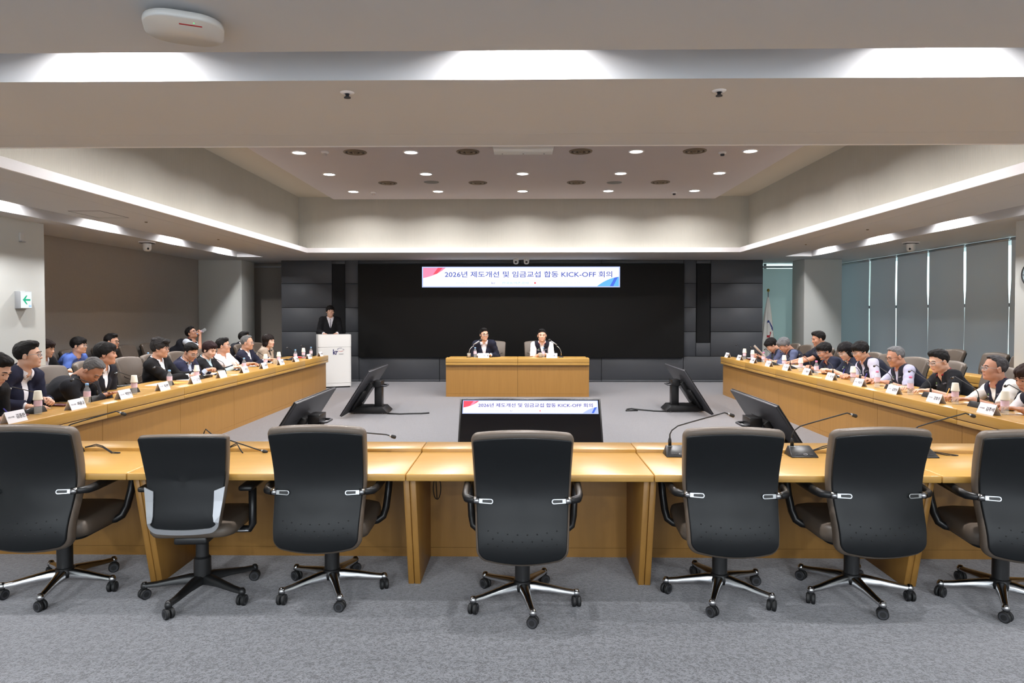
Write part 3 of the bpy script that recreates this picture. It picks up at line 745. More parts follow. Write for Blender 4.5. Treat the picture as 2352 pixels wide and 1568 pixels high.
# ================================================================ DESKS
def make_desk(L, D=0.84, label='', group=None, loc=(0, 0, 0), rz=0.0, flap=False):
    t = thing('conference_desk', label, 'desk', loc, rz, group)
    h = L / 2 - 0.002
    bevbox('worktop', -h, h, -D, -0.236, 0.69, 0.73, M['wood'], t, 0.006, 3)
    bevbox('ledge', -h, h, -0.235, 0.0, 0.660, 0.75, M['wood'], t, 0.005, 3)
    bevbox('ledge_groove', -h, h, -0.232, -0.005, 0.652, 0.662, M['groove'], t, 0)
    bevbox('ledge_skirt', -h, h, -0.235, 0.0, 0.612, 0.654, M['wood'], t, 0.003)
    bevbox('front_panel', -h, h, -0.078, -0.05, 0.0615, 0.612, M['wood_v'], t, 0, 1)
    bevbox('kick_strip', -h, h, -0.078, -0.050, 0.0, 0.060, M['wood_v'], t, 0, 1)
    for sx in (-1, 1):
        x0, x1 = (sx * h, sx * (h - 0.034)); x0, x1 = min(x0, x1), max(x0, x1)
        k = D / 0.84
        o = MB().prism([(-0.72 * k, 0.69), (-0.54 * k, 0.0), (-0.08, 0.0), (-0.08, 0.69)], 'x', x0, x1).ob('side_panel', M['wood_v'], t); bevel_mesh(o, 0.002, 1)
    if flap:
        bevbox('cable_flap', -0.12, 0.12, -0.31, -0.245, 0.7295, 0.7312, M['wood'], t, 0.0006, 1)
        bevbox('flap_slot', -0.12, 0.12, -0.316, -0.311, 0.7295, 0.7308, M['joint'], t, 0)
    return t
ORD = ['first', 'second', 'third', 'fourth', 'fifth', 'sixth', 'seventh', 'eighth', 'ninth', 'tenth', 'eleventh', 'twelfth']
XN = [-3.96, -2.20, -0.645, 0.725, 2.29, 3.93]
NL = ['leftmost', 'left-of-centre', 'middle', 'right-of-centre', 'rightmost']
for k, (a, b) in enumerate(zip(XN[:-1], XN[1:])):
    make_desk(b - a, 0.84, 'oak conference desk of the near row behind the black chairs, %s section' % NL[k], 'near desk row', ((a + b) / 2, 4.58, 0), 0, flap=(k != 2))
ys = [13.87 - 1.485 * k for k in range(7)] + [3.75]
for k in range(7):
    make_desk(ys[k] - ys[k + 1], 0.84, 'oak desk section of the left row, %s from the podium' % ORD[k], 'left desk row', (-3.965, (ys[k] + ys[k + 1]) / 2, 0), R(-90))
ys = [13.555 - 1.47 * k for k in range(7)] + [3.75]
for k in range(7):
    make_desk(ys[k] - ys[k + 1], 0.84, 'oak desk section of the right row, %s from the screen wall' % ORD[k], 'right desk row', (3.92, (ys[k] + ys[k + 1]) / 2, 0), R(90))
make_desk(1.385, 0.84, 'oak head desk section before the screen, left half', 'head desk', (-0.785, 13.085, 0), R(180))
make_desk(1.375, 0.84, 'oak head desk section before the screen, right half', 'head desk', (0.595, 13.085, 0), R(180))
for k in range(3):
    make_desk(1.47, 0.46, 'narrow oak desk of the back row by the brown wall, %s from the pier' % ORD[k], 'left back desks', (-6.14, 9.95 + 1.475 * k, 0), R(-90))
    make_desk(1.47, 0.46, 'narrow oak desk of the back row by the blinds, %s from the pier' % ORD[k], 'right back desks', (6.16, 9.85 + 1.475 * k, 0), R(90))

# ================================================================ CHAIRS
def outline(zb, zt, wb, wm, wt, rb, rt, sag=0.03, crown=0.02, n=7):
    """closed outline in (x, z), going round; widths at the bottom, middle and top"""
    def hw(z):
        s = (z - zb) / (zt - zb); return (wb * (1 - s) * (1 - 2 * s) + 4 * wm * s * (1 - s) + wt * s * (2 * s - 1)) / 2
    side = []
    for i in range(n + 1):                     # bottom right corner
        a = R(-90 + 90 * i / n); z = zb + rb + rb * math.sin(a); side.append((hw(zb + rb) - rb + rb * math.cos(a), z))
    for i in range(1, 12): z = zb + rb + (zt - rt - zb - rb) * i / 12; side.append((hw(z), z))
    for i in range(n + 1):
        a = R(90 * i / n); side.append((hw(zt - rt) - rt + rt * math.cos(a), zt - rt + rt * math.sin(a)))
    top = [(side[-1][0] * (1 - 2 * i / 8), zt) for i in range(1, 8)]
    bot = [(-side[0][0] * (1 - 2 * i / 8), zb) for i in range(1, 8)]
    P = side + top + [(-x, z) for x, z in reversed(side)] + bot
    Q = []
    for x, z in P:
        u = x / (wm / 2); s = (z - zb) / (zt - zb)
        Q.append((x, z + (crown * (1 - u * u) if s > 0.5 else 0) * max(0, (s - 0.6) / 0.4) - (sag * (1 - u * u)) * max(0, (0.4 - s) / 0.4)))
    return Q
def ringslab(P, ysurf, th, rnd, name, m, parent, nr=7, puff=0.0):
    """a padded sheet: back face on ysurf(x,z), thickness th towards +y, rounded rim"""
    cx = sum(p[0] for p in P) / len(P); cz = sum(p[1] for p in P) / len(P)
    n = len(P); rings = []
    def ring(s, dy): return [(cx + (x - cx) * s, ysurf(cx + (x - cx) * s, cz + (z - cz) * s) + dy, cz + (z - cz) * s) for x, z in P]
    ext = max(max(abs(p[0] - cx) for p in P), 1e-6); k = rnd / ext
    for i in range(1, nr + 1): rings.append(ring((1 - k) * (i / nr), 0.0))
    for a in (22, 45, 67, 90): rings.append(ring(1 - k + k * math.sin(R(a)), rnd * (1 - math.cos(R(a)))))
    for a in (90, 67, 45, 22, 0): rings.append(ring(1 - k + k * math.sin(R(a)), th - rnd + rnd * math.cos(R(a))))
    for i in range(nr - 1, 0, -1): rings.append(ring((1 - k) * (i / nr), th + puff * (1 - (i / nr) ** 2)))
    V = [p for r in rings for p in r]; F = []
    for j in range(len(rings) - 1):
        for q in range(n): F.append((j * n + q, (j + 1) * n + q, (j + 1) * n + (q + 1) % n, j * n + (q + 1) % n))
    V.append((cx, ysurf(cx, cz), cz)); c0 = len(V) - 1
    V.append((cx, ysurf(cx, cz) + th + puff, cz)); c1 = len(V) - 1; lb = (len(rings) - 1) * n
    for q in range(n): F.append((c0, q, (q + 1) % n)); F.append((lb + q, c1, lb + (q + 1) % n))
    return mobj(name, V, F, m, parent, True)
PZ = [0.30, 0.36, 0.42, 0.50, 0.58, 0.66, 0.74, 0.84, 0.94, 1.04]
PYv = [v - 0.06 for v in (-0.255, -0.282, -0.292, -0.278, -0.245, -0.222, -0.222, -0.245, -0.282, -0.318)]
_zz = np.linspace(0.2, 1.15, 96); _yy = np.interp(_zz, PZ, PYv)
for _ in range(6): _yy = np.convolve(np.pad(_yy, 2, mode='edge'), [0.1, 0.2, 0.4, 0.2, 0.1], 'valid')
def backy(x, z): return float(np.interp(z, _zz, _yy)) + 0.45 * x * x
def caster(name, x, y, parent, ang, body, rimm, capm):
    c = bpy.data.objects.new(name, None)
    w = MB()
    for s in (-1, 1):
        o = MB().lathe([(0.012, 0.004), (0.027, 0.004), (0.03, 0.008), (0.03, 0.019), (0.026, 0.023), (0.010, 0.023)], 18)
        V = [(p[0], s * p[2], p[1] + 0.03) for p in o.V]; w.add(V, [tuple(reversed(f)) if s > 0 else f for f in o.F])
    w.box(-0.012, 0.012, -0.006, 0.006, 0.02, 0.062)
    ob = w.ob(name, body, parent, True); ob.data.set_sharp_from_angle(angle=R(35)); ob.location = (x, y, 0); ob.rotation_euler = (0, 0, ang)
    r = MB().lathe([(0.015, 0.0), (0.024, 0.0005)], 18, cap=False)
    mobj('wheel_ring', [(p[0], 0.0238 + p[2], p[1] + 0.03) for p in r.V], r.F, rimm, ob)
    mobj('wheel_ring', [(p[0], -0.0238 - p[2], p[1] + 0.03) for p in r.V], [tuple(reversed(f)) for f in r.F], rimm, ob)
    MB().lathe([(0.0, 0.098), (0.012, 0.095), (0.019, 0.082), (0.02, 0.068), (0.014, 0.06)][::-1], 14, cap=False).ob('swivel_cap', capm, ob, True)
    return ob
def star_base(t, a0, legm, capm, Rb=0.30, thick=1.0):
    for k in range(5):
        a = a0 + 2 * PI * k / 5; d = (math.cos(a), math.sin(a)); nrm = (-d[1], d[0])
        V = []; F = []
        st = [(0.02, 0.125, 0.026, 0.05), (0.07, 0.125, 0.024, 0.046), (0.15, 0.112, 0.019, 0.034), (0.24, 0.096, 0.016, 0.026), (Rb + 0.008, 0.088, 0.015, 0.020)]
        for r, zt, w, hh in st:
            w *= thick
            for s, z in ((-1.0, zt - hh), (-1.0, zt - 0.008), (-0.55, zt), (0.55, zt), (1.0, zt - 0.008), (1.0, zt - hh)):
                V.append((d[0] * r + nrm[0] * w * s, d[1] * r + nrm[1] * w * s, z))
        for j in range(4):
            for q in range(6): F.append((j * 6 + q, j * 6 + (q + 1) % 6, (j + 1) * 6 + (q + 1) % 6, (j + 1) * 6 + q))
        F.append((5, 4, 3, 2, 1, 0)); F.append(tuple(24 + q for q in range(6)))
        o = mobj('leg', V, F, legm, t, True); o.data.set_sharp_from_angle(angle=R(60))
        caster('caster', d[0] * Rb, d[1] * Rb, t, a + 1.1 + 0.7 * k, M['rubber'], M['plastic_d'], capm)
def make_exec_chair(a0, parts=True):
    t = thing('office_chair', '', 'chair')
    P = outline(0.355, 1.005, 0.47, 0.50, 0.53, 0.05, 0.035, 0.035, 0.02)
    cush = ringslab(P, backy, 0.075, 0.026, 'back_cushion', M['leather'], t, puff=0.012)
    P2 = outline(0.375, 0.972, 0.445, 0.478, 0.505, 0.045, 0.012, 0.035, 0.020)
    ringslab(P2, lambda x, z: backy(x, z) - 0.011, 0.022, 0.006, 'back_shell', M['shell'], t, nr=8)
    # stitched folds across the front of the cushion
    for zz in (0.60, 0.68, 0.76):
        pts = []
        for i in range(13):
            x = -0.20 + 0.40 * i / 12; z = zz - 0.05 * (1 - (x / 0.2) ** 2) + 0.02
            pts.append((x, backy(x, z) + 0.083, z))
        MB().tube(pts, 0.006, 6).ob('seam', M['leather'], t, True)
    # seat
    S = rrect(0.50, 0.50, 0.09)
    stack([[(x * s, y * s + 0.03, z) for x, y in S] for s, z in ((0.80, 0.365), (0.95, 0.37), (1.0, 0.40), (1.0, 0.43), (0.97, 0.455), (0.85, 0.468), (0.5, 0.472))], 'seat', M['leather'], t)
    stack([[(x * s, y * s + 0.02, z) for x, y in S] for s, z in ((0.5, 0.335), (0.8, 0.345), (0.9, 0.37))], 'seat_pan', M['shell'], t)
    MB().lathe([(0.042, 0.10), (0.042, 0.30), (0.03, 0.30), (0.03, 0.345)], 20).ob('column', M['plastic'], t, True).data.set_sharp_from_angle(angle=R(40))
    bevbox('tilt_mechanism', -0.075, 0.075, -0.11, 0.11, 0.30, 0.345, M['plastic'], t, 0.012)
    MB().lathe([(0.05, 0.078), (0.055, 0.10), (0.05, 0.13), (0.042, 0.135)], 20).ob('hub', M['plastic'], t, True)
    for s in (-1, 1):
        pts = [(s * 0.225, -0.275, 0.652), (s * 0.262, -0.265, 0.652), (s * 0.292, -0.24, 0.653), (s * 0.302, -0.18, 0.656), (s * 0.305, 0.0, 0.664), (s * 0.305, 0.10, 0.668),
               (s * 0.305, 0.155, 0.655), (s * 0.304, 0.178, 0.61), (s * 0.300, 0.165, 0.54), (s * 0.292, 0.13, 0.45), (s * 0.28, 0.10, 0.405), (s * 0.25, 0.085, 0.385), (s * 0.20, 0.08, 0.375)]
        MB().tube(pts, [0.014, 0.017, 0.02, 0.022, 0.024, 0.025, 0.025, 0.025, 0.025, 0.025, 0.024, 0.022, 0.02], 10, (0.85, 1.1)).ob('armrest', M['plastic'], t, True)
        xb0, xb1 = 0.150, 0.232
        V = []; F = []
        ol = []
        for i in range(9): a = R(90 + 180 * i / 8); ol.append((xb0 + 0.013 + 0.013 * math.cos(a), 0.652 + 0.013 * math.sin(a)))
        ol += [(xb1, 0.652 - 0.011), (xb1, 0.652 + 0.011)]
        il = [(xb0 + 0.013 + (x - xb0 - 0.013) * (0.62 if x < xb0 + 0.014 else 0.62), 0.652 + (z - 0.652) * 0.62) for x, z in ol]
        nn = len(ol)
        rows = [[(s * x, backy(x, z) - 0.0115, z) for x, z in ol], [(s * x, backy(x, z) - 0.023, z) for x, z in ol]]
        br = MB(); V = rows[0] + rows[1]
        F = [(i, (i + 1) % nn, nn + (i + 1) % nn, nn + i) for i in range(nn)] + [tuple(range(nn, 2 * nn))]
        if s < 0: F = [tuple(reversed(f)) for f in F]
        b = mobj('bracket', V, F, M['chrome'], t)
        V = [(s * x, backy(x, z) - 0.0236, z) for x, z in il]; f = tuple(range(nn))
        mobj('slot', V, [f if s > 0 else tuple(reversed(f))], M['plastic'], b)
        MB().tube([(s * 0.222, -0.282, 0.652), (s * 0.25, -0.272, 0.652)], 0.0185, 12).ob('collar', M['chrome'], b, True)
    # rows of dots low on the shell, the dimples' shade put in as black
    dm = MB()
    for zz, xs in ((0.515, np.linspace(-0.175, 0.175, 8)), (0.482, np.linspace(-0.15, 0.15, 7)), (0.452, np.linspace(-0.175, 0.175, 8))):
        for x in xs:
            z = zz - 0.02 * (1 - (x / 0.2) ** 2); dm.ellipsoid((x, backy(x, z) - 0.0105, z), (0.0042, 0.0025, 0.0042), 8, 4)
    tag(dm.ob('dimples', M['joint'], t, True), kind='stuff')
    star_base(t, a0, M['chrome'], M['chrome'])
    return t
CH = [(-2.68, 3.93, -78, 1, 'leftmost black-backed chair of the near row, cut by the picture edge'),
      (-1.11, 3.935, -66.6, 1, 'third black-backed chair from the left in the near row'),
      (0.0, 3.78, -79.6, 0, 'centre black-backed taupe chair facing the lit floor monitor'),
      (1.13, 3.90, -113, -3, 'black-backed chair just right of the centre chair in the near row'),
      (1.885, 3.91, -86, 1, 'second black-backed chair from the right in the near row'),
      (2.68, 3.84, -120, -8, 'rightmost black-backed chair of the near row, cut by the picture edge')]
for x, y, a0, rz, lab in CH:
    c = make_exec_chair(R(a0 - rz)); c.location = (x, y, 0); c.rotation_euler = (0, 0, R(rz)); tag(c, lab, 'chair', 'near row chairs')
EXEC = c
# the odd chair: slimmer back with a silver U frame, black base
t = thing('office_chair', 'slim black chair with a silver lower back frame and black star base', 'chair', (-1.835, 3.86, 0), R(4))
def by2(x, z): return float(np.interp(z, [0.42, 0.5, 0.6, 0.72, 0.85, 1.0], [-0.24, -0.255, -0.24, -0.23, -0.255, -0.295])) + 0.5 * x * x
P = outline(0.445, 0.965, 0.355, 0.425, 0.475, 0.05, 0.02, 0.015, 0.008)
ringslab(P, by2, 0.055, 0.02, 'back_cushion', M['leather'], t, puff=0.01)
P2 = outline(0.448, 0.955, 0.345, 0.412, 0.462, 0.045, 0.012, 0.015, 0.008)
ringslab(P2, lambda x, z: by2(x, z) - 0.011, 0.02, 0.006, 'back_shell', M['shell'], t)
cx = 0.0; lowp = [p for p in P if p[1] < 0.70]
right = sorted([p for p in lowp if p[0] >= 0.0 and p[1] > 0.46], key=lambda p: -p[1])
loop = right + sorted([p for p in lowp if p[1] <= 0.46], key=lambda p: -p[0]) + sorted([p for p in lowp if p[0] < 0.0 and p[1] > 0.46], key=lambda p: p[1])
V = []; F = []
for x, z in loop:
    s = (1 if x >= 0 else -1)
    fr = min(1, max(0, (z - 0.455) / 0.05)); wd = 0.030 + 0.022 * min(1, max(0, (z - 0.5) / 0.2))
    ix, iz = x - s * wd * fr, z + 0.028 * (1 - fr)
    if z > 0.66: iz = z - 0.02
    for d in (-0.012, -0.021): V += [(x * 1.012, by2(x, z) + d, z), (ix, by2(ix, iz) + d, iz)]
for i in range(len(loop) - 1):
    a, b = 4 * i, 4 * i + 4
    F += [(a + 2, a + 3, b + 3, b + 2), (a, b, b + 1, a + 1), (a, a + 2, b + 2, b), (a + 1, b + 1, b + 3, a + 3)]
F += [(0, 1, 3, 2), (4 * (len(loop) - 1), 4 * (len(loop) - 1) + 2, 4 * (len(loop) - 1) + 3, 4 * (len(loop) - 1) + 1)]
o = mobj('back_frame', V, F, M['silver'], t); bm = bmesh.new(); bm.from_mesh(o.data); bmesh.ops.recalc_face_normals(bm, faces=bm.faces); bm.to_mesh(o.data); bm.free()
S = rrect(0.47, 0.47, 0.09)
stack([[(x * s, y * s + 0.04, z) for x, y in S] for s, z in ((0.80, 0.385), (0.95, 0.39), (1.0, 0.41), (1.0, 0.43), (0.95, 0.455), (0.6, 0.465))], 'seat', M['leather'], t)
MB().lathe([(0.048, 0.10), (0.046, 0.22), (0.036, 0.23), (0.034, 0.36)], 20).ob('column', M['plastic'], t, True).data.set_sharp_from_angle(angle=R(40))
MB().lathe([(0.012, 0.36), (0.012, 0.375)], 10).ob('bolt', M['chrome'], t, True)
bevbox('tilt_mechanism', -0.09, 0.09, -0.17, 0.12, 0.345, 0.39, M['plastic'], t, 0.012)
for s in (-1, 1):
    MB().tube([(s * 0.18, 0.03, 0.37), (s * 0.26, 0.03, 0.37), (s * 0.275, 0.03, 0.40), (s * 0.275, 0.03, 0.62)], [0.02, 0.02, 0.022, 0.022], 10).ob('arm_post', M['plastic'], t, True)
    bevbox('arm_pad', s * 0.275 - 0.04, s * 0.275 + 0.04, -0.10, 0.14, 0.62, 0.65, M['plastic'], t, 0.012)
bevbox('lever', 0.16, 0.26, 0.0, 0.03, 0.362, 0.372, M['silver'], t, 0.003)
star_base(t, R(-97 - 4), M['plastic'], M['plastic'], 0.31, 1.15)
# ================================================================ PEOPLE: shapes are blended round forms, meshed on a fine grid
def smin(a, b, k):
    h = np.clip(0.5 + 0.5 * (b - a) / k, 0, 1); return b * (1 - h) + a * h - k * h * (1 - h)
class Field:
    def __init__(s, lo, hi, h):
        s.h = h; s.lo = np.array(lo, float)
        n = np.ceil((np.array(hi) - s.lo) / h).astype(int) + 1
        s.ax = [s.lo[i] + h * np.arange(n[i]) for i in range(3)]
        s.f = np.ones(tuple(n), np.float32)
    def _sl(s, lo, hi, m):
        r = []
        for i in range(3):
            a = int(np.searchsorted(s.ax[i], lo[i] - m)); b = int(np.searchsorted(s.ax[i], hi[i] + m)); r.append(slice(a, max(a, b)))
        return tuple(r)
    def _grid(s, sl): return np.meshgrid(s.ax[0][sl[0]], s.ax[1][sl[1]], s.ax[2][sl[2]], indexing='ij', sparse=True)
    def add(s, prim, k=0.02):
        fn, lo, hi = prim; sl = s._sl(lo, hi, k + 3 * s.h)
        if any(q.start >= q.stop for q in sl): return s
        d = fn(*s._grid(sl)).astype(np.float32); s.f[sl] = smin(s.f[sl], d, k) if k > 0 else np.minimum(s.f[sl], d); return s
    def sub(s, prim, k=0.008):
        fn, lo, hi = prim; sl = s._sl(lo, hi, k + 3 * s.h)
        if any(q.start >= q.stop for q in sl): return s
        d = fn(*s._grid(sl)).astype(np.float32); s.f[sl] = -smin(-s.f[sl], d, k); return s
    def cut(s, fn):
        X, Y, Z = np.meshgrid(*s.ax, indexing='ij', sparse=True); s.f = np.maximum(s.f, fn(X, Y, Z)).astype(np.float32); return s
    def mesh(s):
        f = s.f; ins = f < 0; a = ins.astype(np.int8)
        c = (a[:-1, :-1, :-1] + a[1:, :-1, :-1] + a[:-1, 1:, :-1] + a[1:, 1:, :-1] + a[:-1, :-1, 1:] + a[1:, :-1, 1:] + a[:-1, 1:, 1:] + a[1:, 1:, 1:])
        act = (c > 0) & (c < 8); I = np.argwhere(act); idx = -np.ones(act.shape, np.int64); idx[act] = np.arange(len(I))
        off = np.array([(x, y, z) for x in (0, 1) for y in (0, 1) for z in (0, 1)])
        val = np.stack([f[I[:, 0] + o[0], I[:, 1] + o[1], I[:, 2] + o[2]] for o in off])
        acc = np.zeros((len(I), 3)); cnt = np.zeros(len(I))
        for p in range(8):
            for q in range(p + 1, 8):
                if np.abs(off[p] - off[q]).sum() != 1: continue
                x = (val[p] < 0) != (val[q] < 0); den = np.where(x, val[p] - val[q], 1.0); t = np.where(x, val[p] / den, 0)
                acc += np.where(x[:, None], off[p] + t[:, None] * (off[q] - off[p]), 0); cnt += x
        V = s.lo + s.h * (I + acc / cnt[:, None]); F = []
        for ax in range(3):
            b, cc = (ax + 1) % 3, (ax + 2) % 3
            s0 = [slice(None)] * 3; s1 = [slice(None)] * 3; s0[ax] = slice(0, -1); s1[ax] = slice(1, None)
            E = np.argwhere(ins[tuple(s0)] != ins[tuple(s1)])
            E = E[(E[:, b] > 0) & (E[:, cc] > 0) & (E[:, b] < f.shape[b] - 1) & (E[:, cc] < f.shape[cc] - 1)]
            if not len(E): continue
            def at(db, dc):
                q = E.copy(); q[:, b] += db; q[:, cc] += dc; return idx[q[:, 0], q[:, 1], q[:, 2]]
            Q = np.stack([at(-1, -1), at(0, -1), at(0, 0), at(-1, 0)], 1)
            fl = ~ins[E[:, 0], E[:, 1], E[:, 2]]; Q[fl] = Q[fl][:, ::-1]; F.append(Q)
        return V, (np.concatenate(F) if F else np.zeros((0, 4), int))
def cone(a, b, ra, rb, flat=False):
    a = np.array(a, float); b = np.array(b, float); ba = b - a; L2 = max(ba @ ba, 1e-9); m = max(ra, rb)
    def fn(X, Y, Z):
        px, py, pz = X - a[0], Y - a[1], Z - a[2]
        t = (px * ba[0] + py * ba[1] + pz * ba[2]) / L2; h = np.clip(t, 0, 1)
        d = np.sqrt((px - h * ba[0]) ** 2 + (py - h * ba[1]) ** 2 + (pz - h * ba[2]) ** 2) - (ra + (rb - ra) * h)
        return np.maximum(d, (t - 1) * math.sqrt(L2)) if flat else d
    return fn, np.minimum(a, b) - m, np.maximum(a, b) + m
def ell(c, r, Mx=None):
    c = np.array(c, float); r = np.array(r, float); m = r.max()
    def fn(X, Y, Z):
        p = (X - c[0], Y - c[1], Z - c[2])
        if Mx is not None: p = tuple(Mx[0][i] * p[0] + Mx[1][i] * p[1] + Mx[2][i] * p[2] for i in range(3))
        k0 = np.sqrt((p[0] / r[0]) ** 2 + (p[1] / r[1]) ** 2 + (p[2] / r[2]) ** 2)
        k1 = np.sqrt((p[0] / r[0] ** 2) ** 2 + (p[1] / r[1] ** 2) ** 2 + (p[2] / r[2] ** 2) ** 2) + 1e-6
        return k0 * (k0 - 1) / k1
    return fn, c - m, c + m
def rotx(a): c, s = math.cos(a), math.sin(a); return np.array([[1, 0, 0], [0, c, -s], [0, s, c]])
def roty(a): c, s = math.cos(a), math.sin(a); return np.array([[c, 0, s], [0, 1, 0], [-s, 0, c]])
def rotz(a): c, s = math.cos(a), math.sin(a); return np.array([[c, -s, 0], [s, c, 0], [0, 0, 1]])

# ---- heads (face to +y), three builds
def build_head(w, jaw):
    F = Field((-0.10, -0.13, -0.19), (0.10, 0.13, 0.135), 0.0058)
    F.add(ell((0, -0.012, 0.036), (0.075 * w, 0.094, 0.082)), 0)
    F.add(ell((0, 0.022, -0.03), (0.061 * w, 0.070, 0.083)), 0.03)
    F.add(ell((0, 0.034, -0.078), (0.045 * jaw, 0.046, 0.038)), 0.025)
    for s in (-1, 1):
        F.add(ell((s * 0.037 * w, 0.055, -0.028), (0.026, 0.030, 0.030)), 0.02)
        F.add(ell((s * 0.045 * jaw, 0.0, -0.068), (0.020, 0.034, 0.026)), 0.02)
    F.add(cone((-0.034, 0.080, 0.016), (0.034, 0.080, 0.016), 0.012, 0.012), 0.014)
    for s in (-1, 1): F.sub(ell((s * 0.032, 0.096, -0.002), (0.019, 0.012, 0.011)), 0.008)
    F.add(cone((0, 0.084, 0.004), (0, 0.099, -0.030), 0.008, 0.0115), 0.010)
    for s in (-1, 1): F.add(ell((s * 0.0125, 0.091, -0.033), (0.0085, 0.009, 0.0075)), 0.006)
    F.add(cone((-0.018, 0.084, -0.060), (0.018, 0.084, -0.060), 0.0075, 0.0075), 0.006)
    F.add(cone((-0.014, 0.083, -0.071), (0.014, 0.083, -0.071), 0.0078, 0.0078), 0.006)
    F.add(ell((0, 0.071, -0.098), (0.021, 0.020, 0.017)), 0.014)
    for s in (-1, 1):
        F.add(ell((s * 0.079 * w, -0.008, -0.010), (0.009, 0.018, 0.031), rotx(R(-10))), 0.006)
        F.sub(ell((s * 0.088 * w, -0.004, -0.008), (0.007, 0.009, 0.017)), 0.004)
    F.add(cone((0, -0.028, -0.05), (0, -0.048, -0.18), 0.052 * jaw, 0.058 * jaw), 0.02)
    V, Q = F.mesh()
    keep = ~(V[Q].mean(1)[:, 2] < -0.183)
    c = V[Q].mean(1)
    lips = (np.abs(c[:, 0]) < 0.024) & (c[:, 1] > 0.078) & (c[:, 2] < -0.0575) & (c[:, 2] > -0.0755) & (np.abs(c[:, 0]) < 0.022)
    return V, Q, lips.astype(int)
HEADS = {'m': build_head(1.0, 1.0), 'r': build_head(1.05, 1.12), 'f': build_head(0.97, 0.9)}

# ---- hands: right hand, wrist at the origin, fingers to +y, palm down, thumb towards -x
def build_hand(curl, spread=1.0):
    F = Field((-0.075, -0.035, -0.085), (0.06, 0.20, 0.045), 0.005)
    F.add(cone((0, -0.03, 0), (0, 0.012, 0), 0.026, 0.024), 0)
    F.add(ell((0.001, 0.052, 0.0), (0.040, 0.050, 0.0155)), 0.012)
    for x, ln, y0 in ((-0.029, 0.072, 0.088), (-0.0095, 0.080, 0.094), (0.011, 0.074, 0.091), (0.030, 0.058, 0.082)):
        p = np.array([x, y0, 0.002]); a = -R(4) - curl * 0.35
        dx = x * 0.9 * spread
        for sl, da in ((0.46, 0), (0.30, curl), (0.26, curl * 0.8)):
            a -= da; q = p + ln * sl * np.array([dx, math.cos(a), math.sin(a)]); F.add(cone(p, q, 0.0088, 0.0078), 0.005); p = q
    t0 = np.array([-0.030, 0.028, -0.004]); t1 = np.array([-0.054, 0.062, -0.014]) ; t2 = np.array([-0.052, 0.093, -0.018 - 0.010 * curl]) if curl < 1 else np.array([-0.030, 0.093, -0.034])
    F.add(cone(t0, t1, 0.014, 0.011), 0.010); F.add(cone(t1, t2, 0.0105, 0.0088), 0.005)
    return F.mesh()
HANDS = {'flat': build_hand(0.12), 'relax': build_hand(0.45, 0.5), 'grip': build_hand(1.15, 0.1)}

# ---- hair
def build_hair(tab, vol, lumps=(), sh=(0, 0, 0), rough=0.0035, seed=0):
    F = Field((-0.125, -0.15, -0.15), (0.125, 0.145, 0.17), 0.0068)
    F.add(ell((0, -0.014 + sh[1], 0.036 + sh[2]), (0.075 + vol[0], 0.094 + vol[1], 0.083 + vol[2])), 0)
    for c, r in lumps: F.add(ell(c, r), 0.02)
    ty, tz = zip(*tab)
    q = np.random.default_rng(seed); ph = q.uniform(0, 6, 6)
    def cutter(X, Y, Z):
        return (np.interp(Y, ty, tz) + 0.004 * np.sin(X * 160 + ph[0]) - Z) * 0.75
    F.cut(cutter)
    X, Y, Z = np.meshgrid(*F.ax, indexing='ij', sparse=True)
    F.f = (F.f + rough * (np.sin(X * 150 + 40 * Z + ph[1]) * np.sin(Y * 60 + ph[2]) + 0.7 * np.sin(X * 260 + Y * 90 + ph[3]) * np.sin(Z * 120 + ph[4]))).astype(np.float32)
    V, Q = F.mesh(); me = bpy.data.meshes.new('hair'); me.from_pydata(V.tolist(), [], Q.tolist()); me.shade_smooth(); return me
T_M = [(-0.13, -0.085), (-0.085, -0.085), (-0.055, -0.055), (-0.03, -0.02), (-0.005, -0.012), (0.012, -0.012), (0.022, 0.03), (0.05, 0.055), (0.075, 0.072), (0.13, 0.078)]
T_FR = [(-0.13, -0.09), (-0.085, -0.09), (-0.055, -0.06), (-0.03, -0.025), (0.012, -0.02), (0.03, 0.012), (0.06, 0.030), (0.13, 0.032)]
T_TH = [(-0.13, -0.075), (-0.085, -0.075), (-0.055, -0.05), (-0.03, -0.015), (0.008, -0.01), (0.016, 0.04), (0.04, 0.082), (0.06, 0.10), (0.13, 0.11)]
T_BOB = [(-0.14, -0.115), (-0.06, -0.118), (-0.01, -0.10), (0.018, -0.075), (0.03, -0.02), (0.05, 0.028), (0.13, 0.045)]
T_SW = [(-0.14, -0.105), (-0.07, -0.10), (-0.03, -0.06), (0.0, -0.035), (0.022, -0.03), (0.035, 0.015), (0.06, 0.045), (0.13, 0.05)]
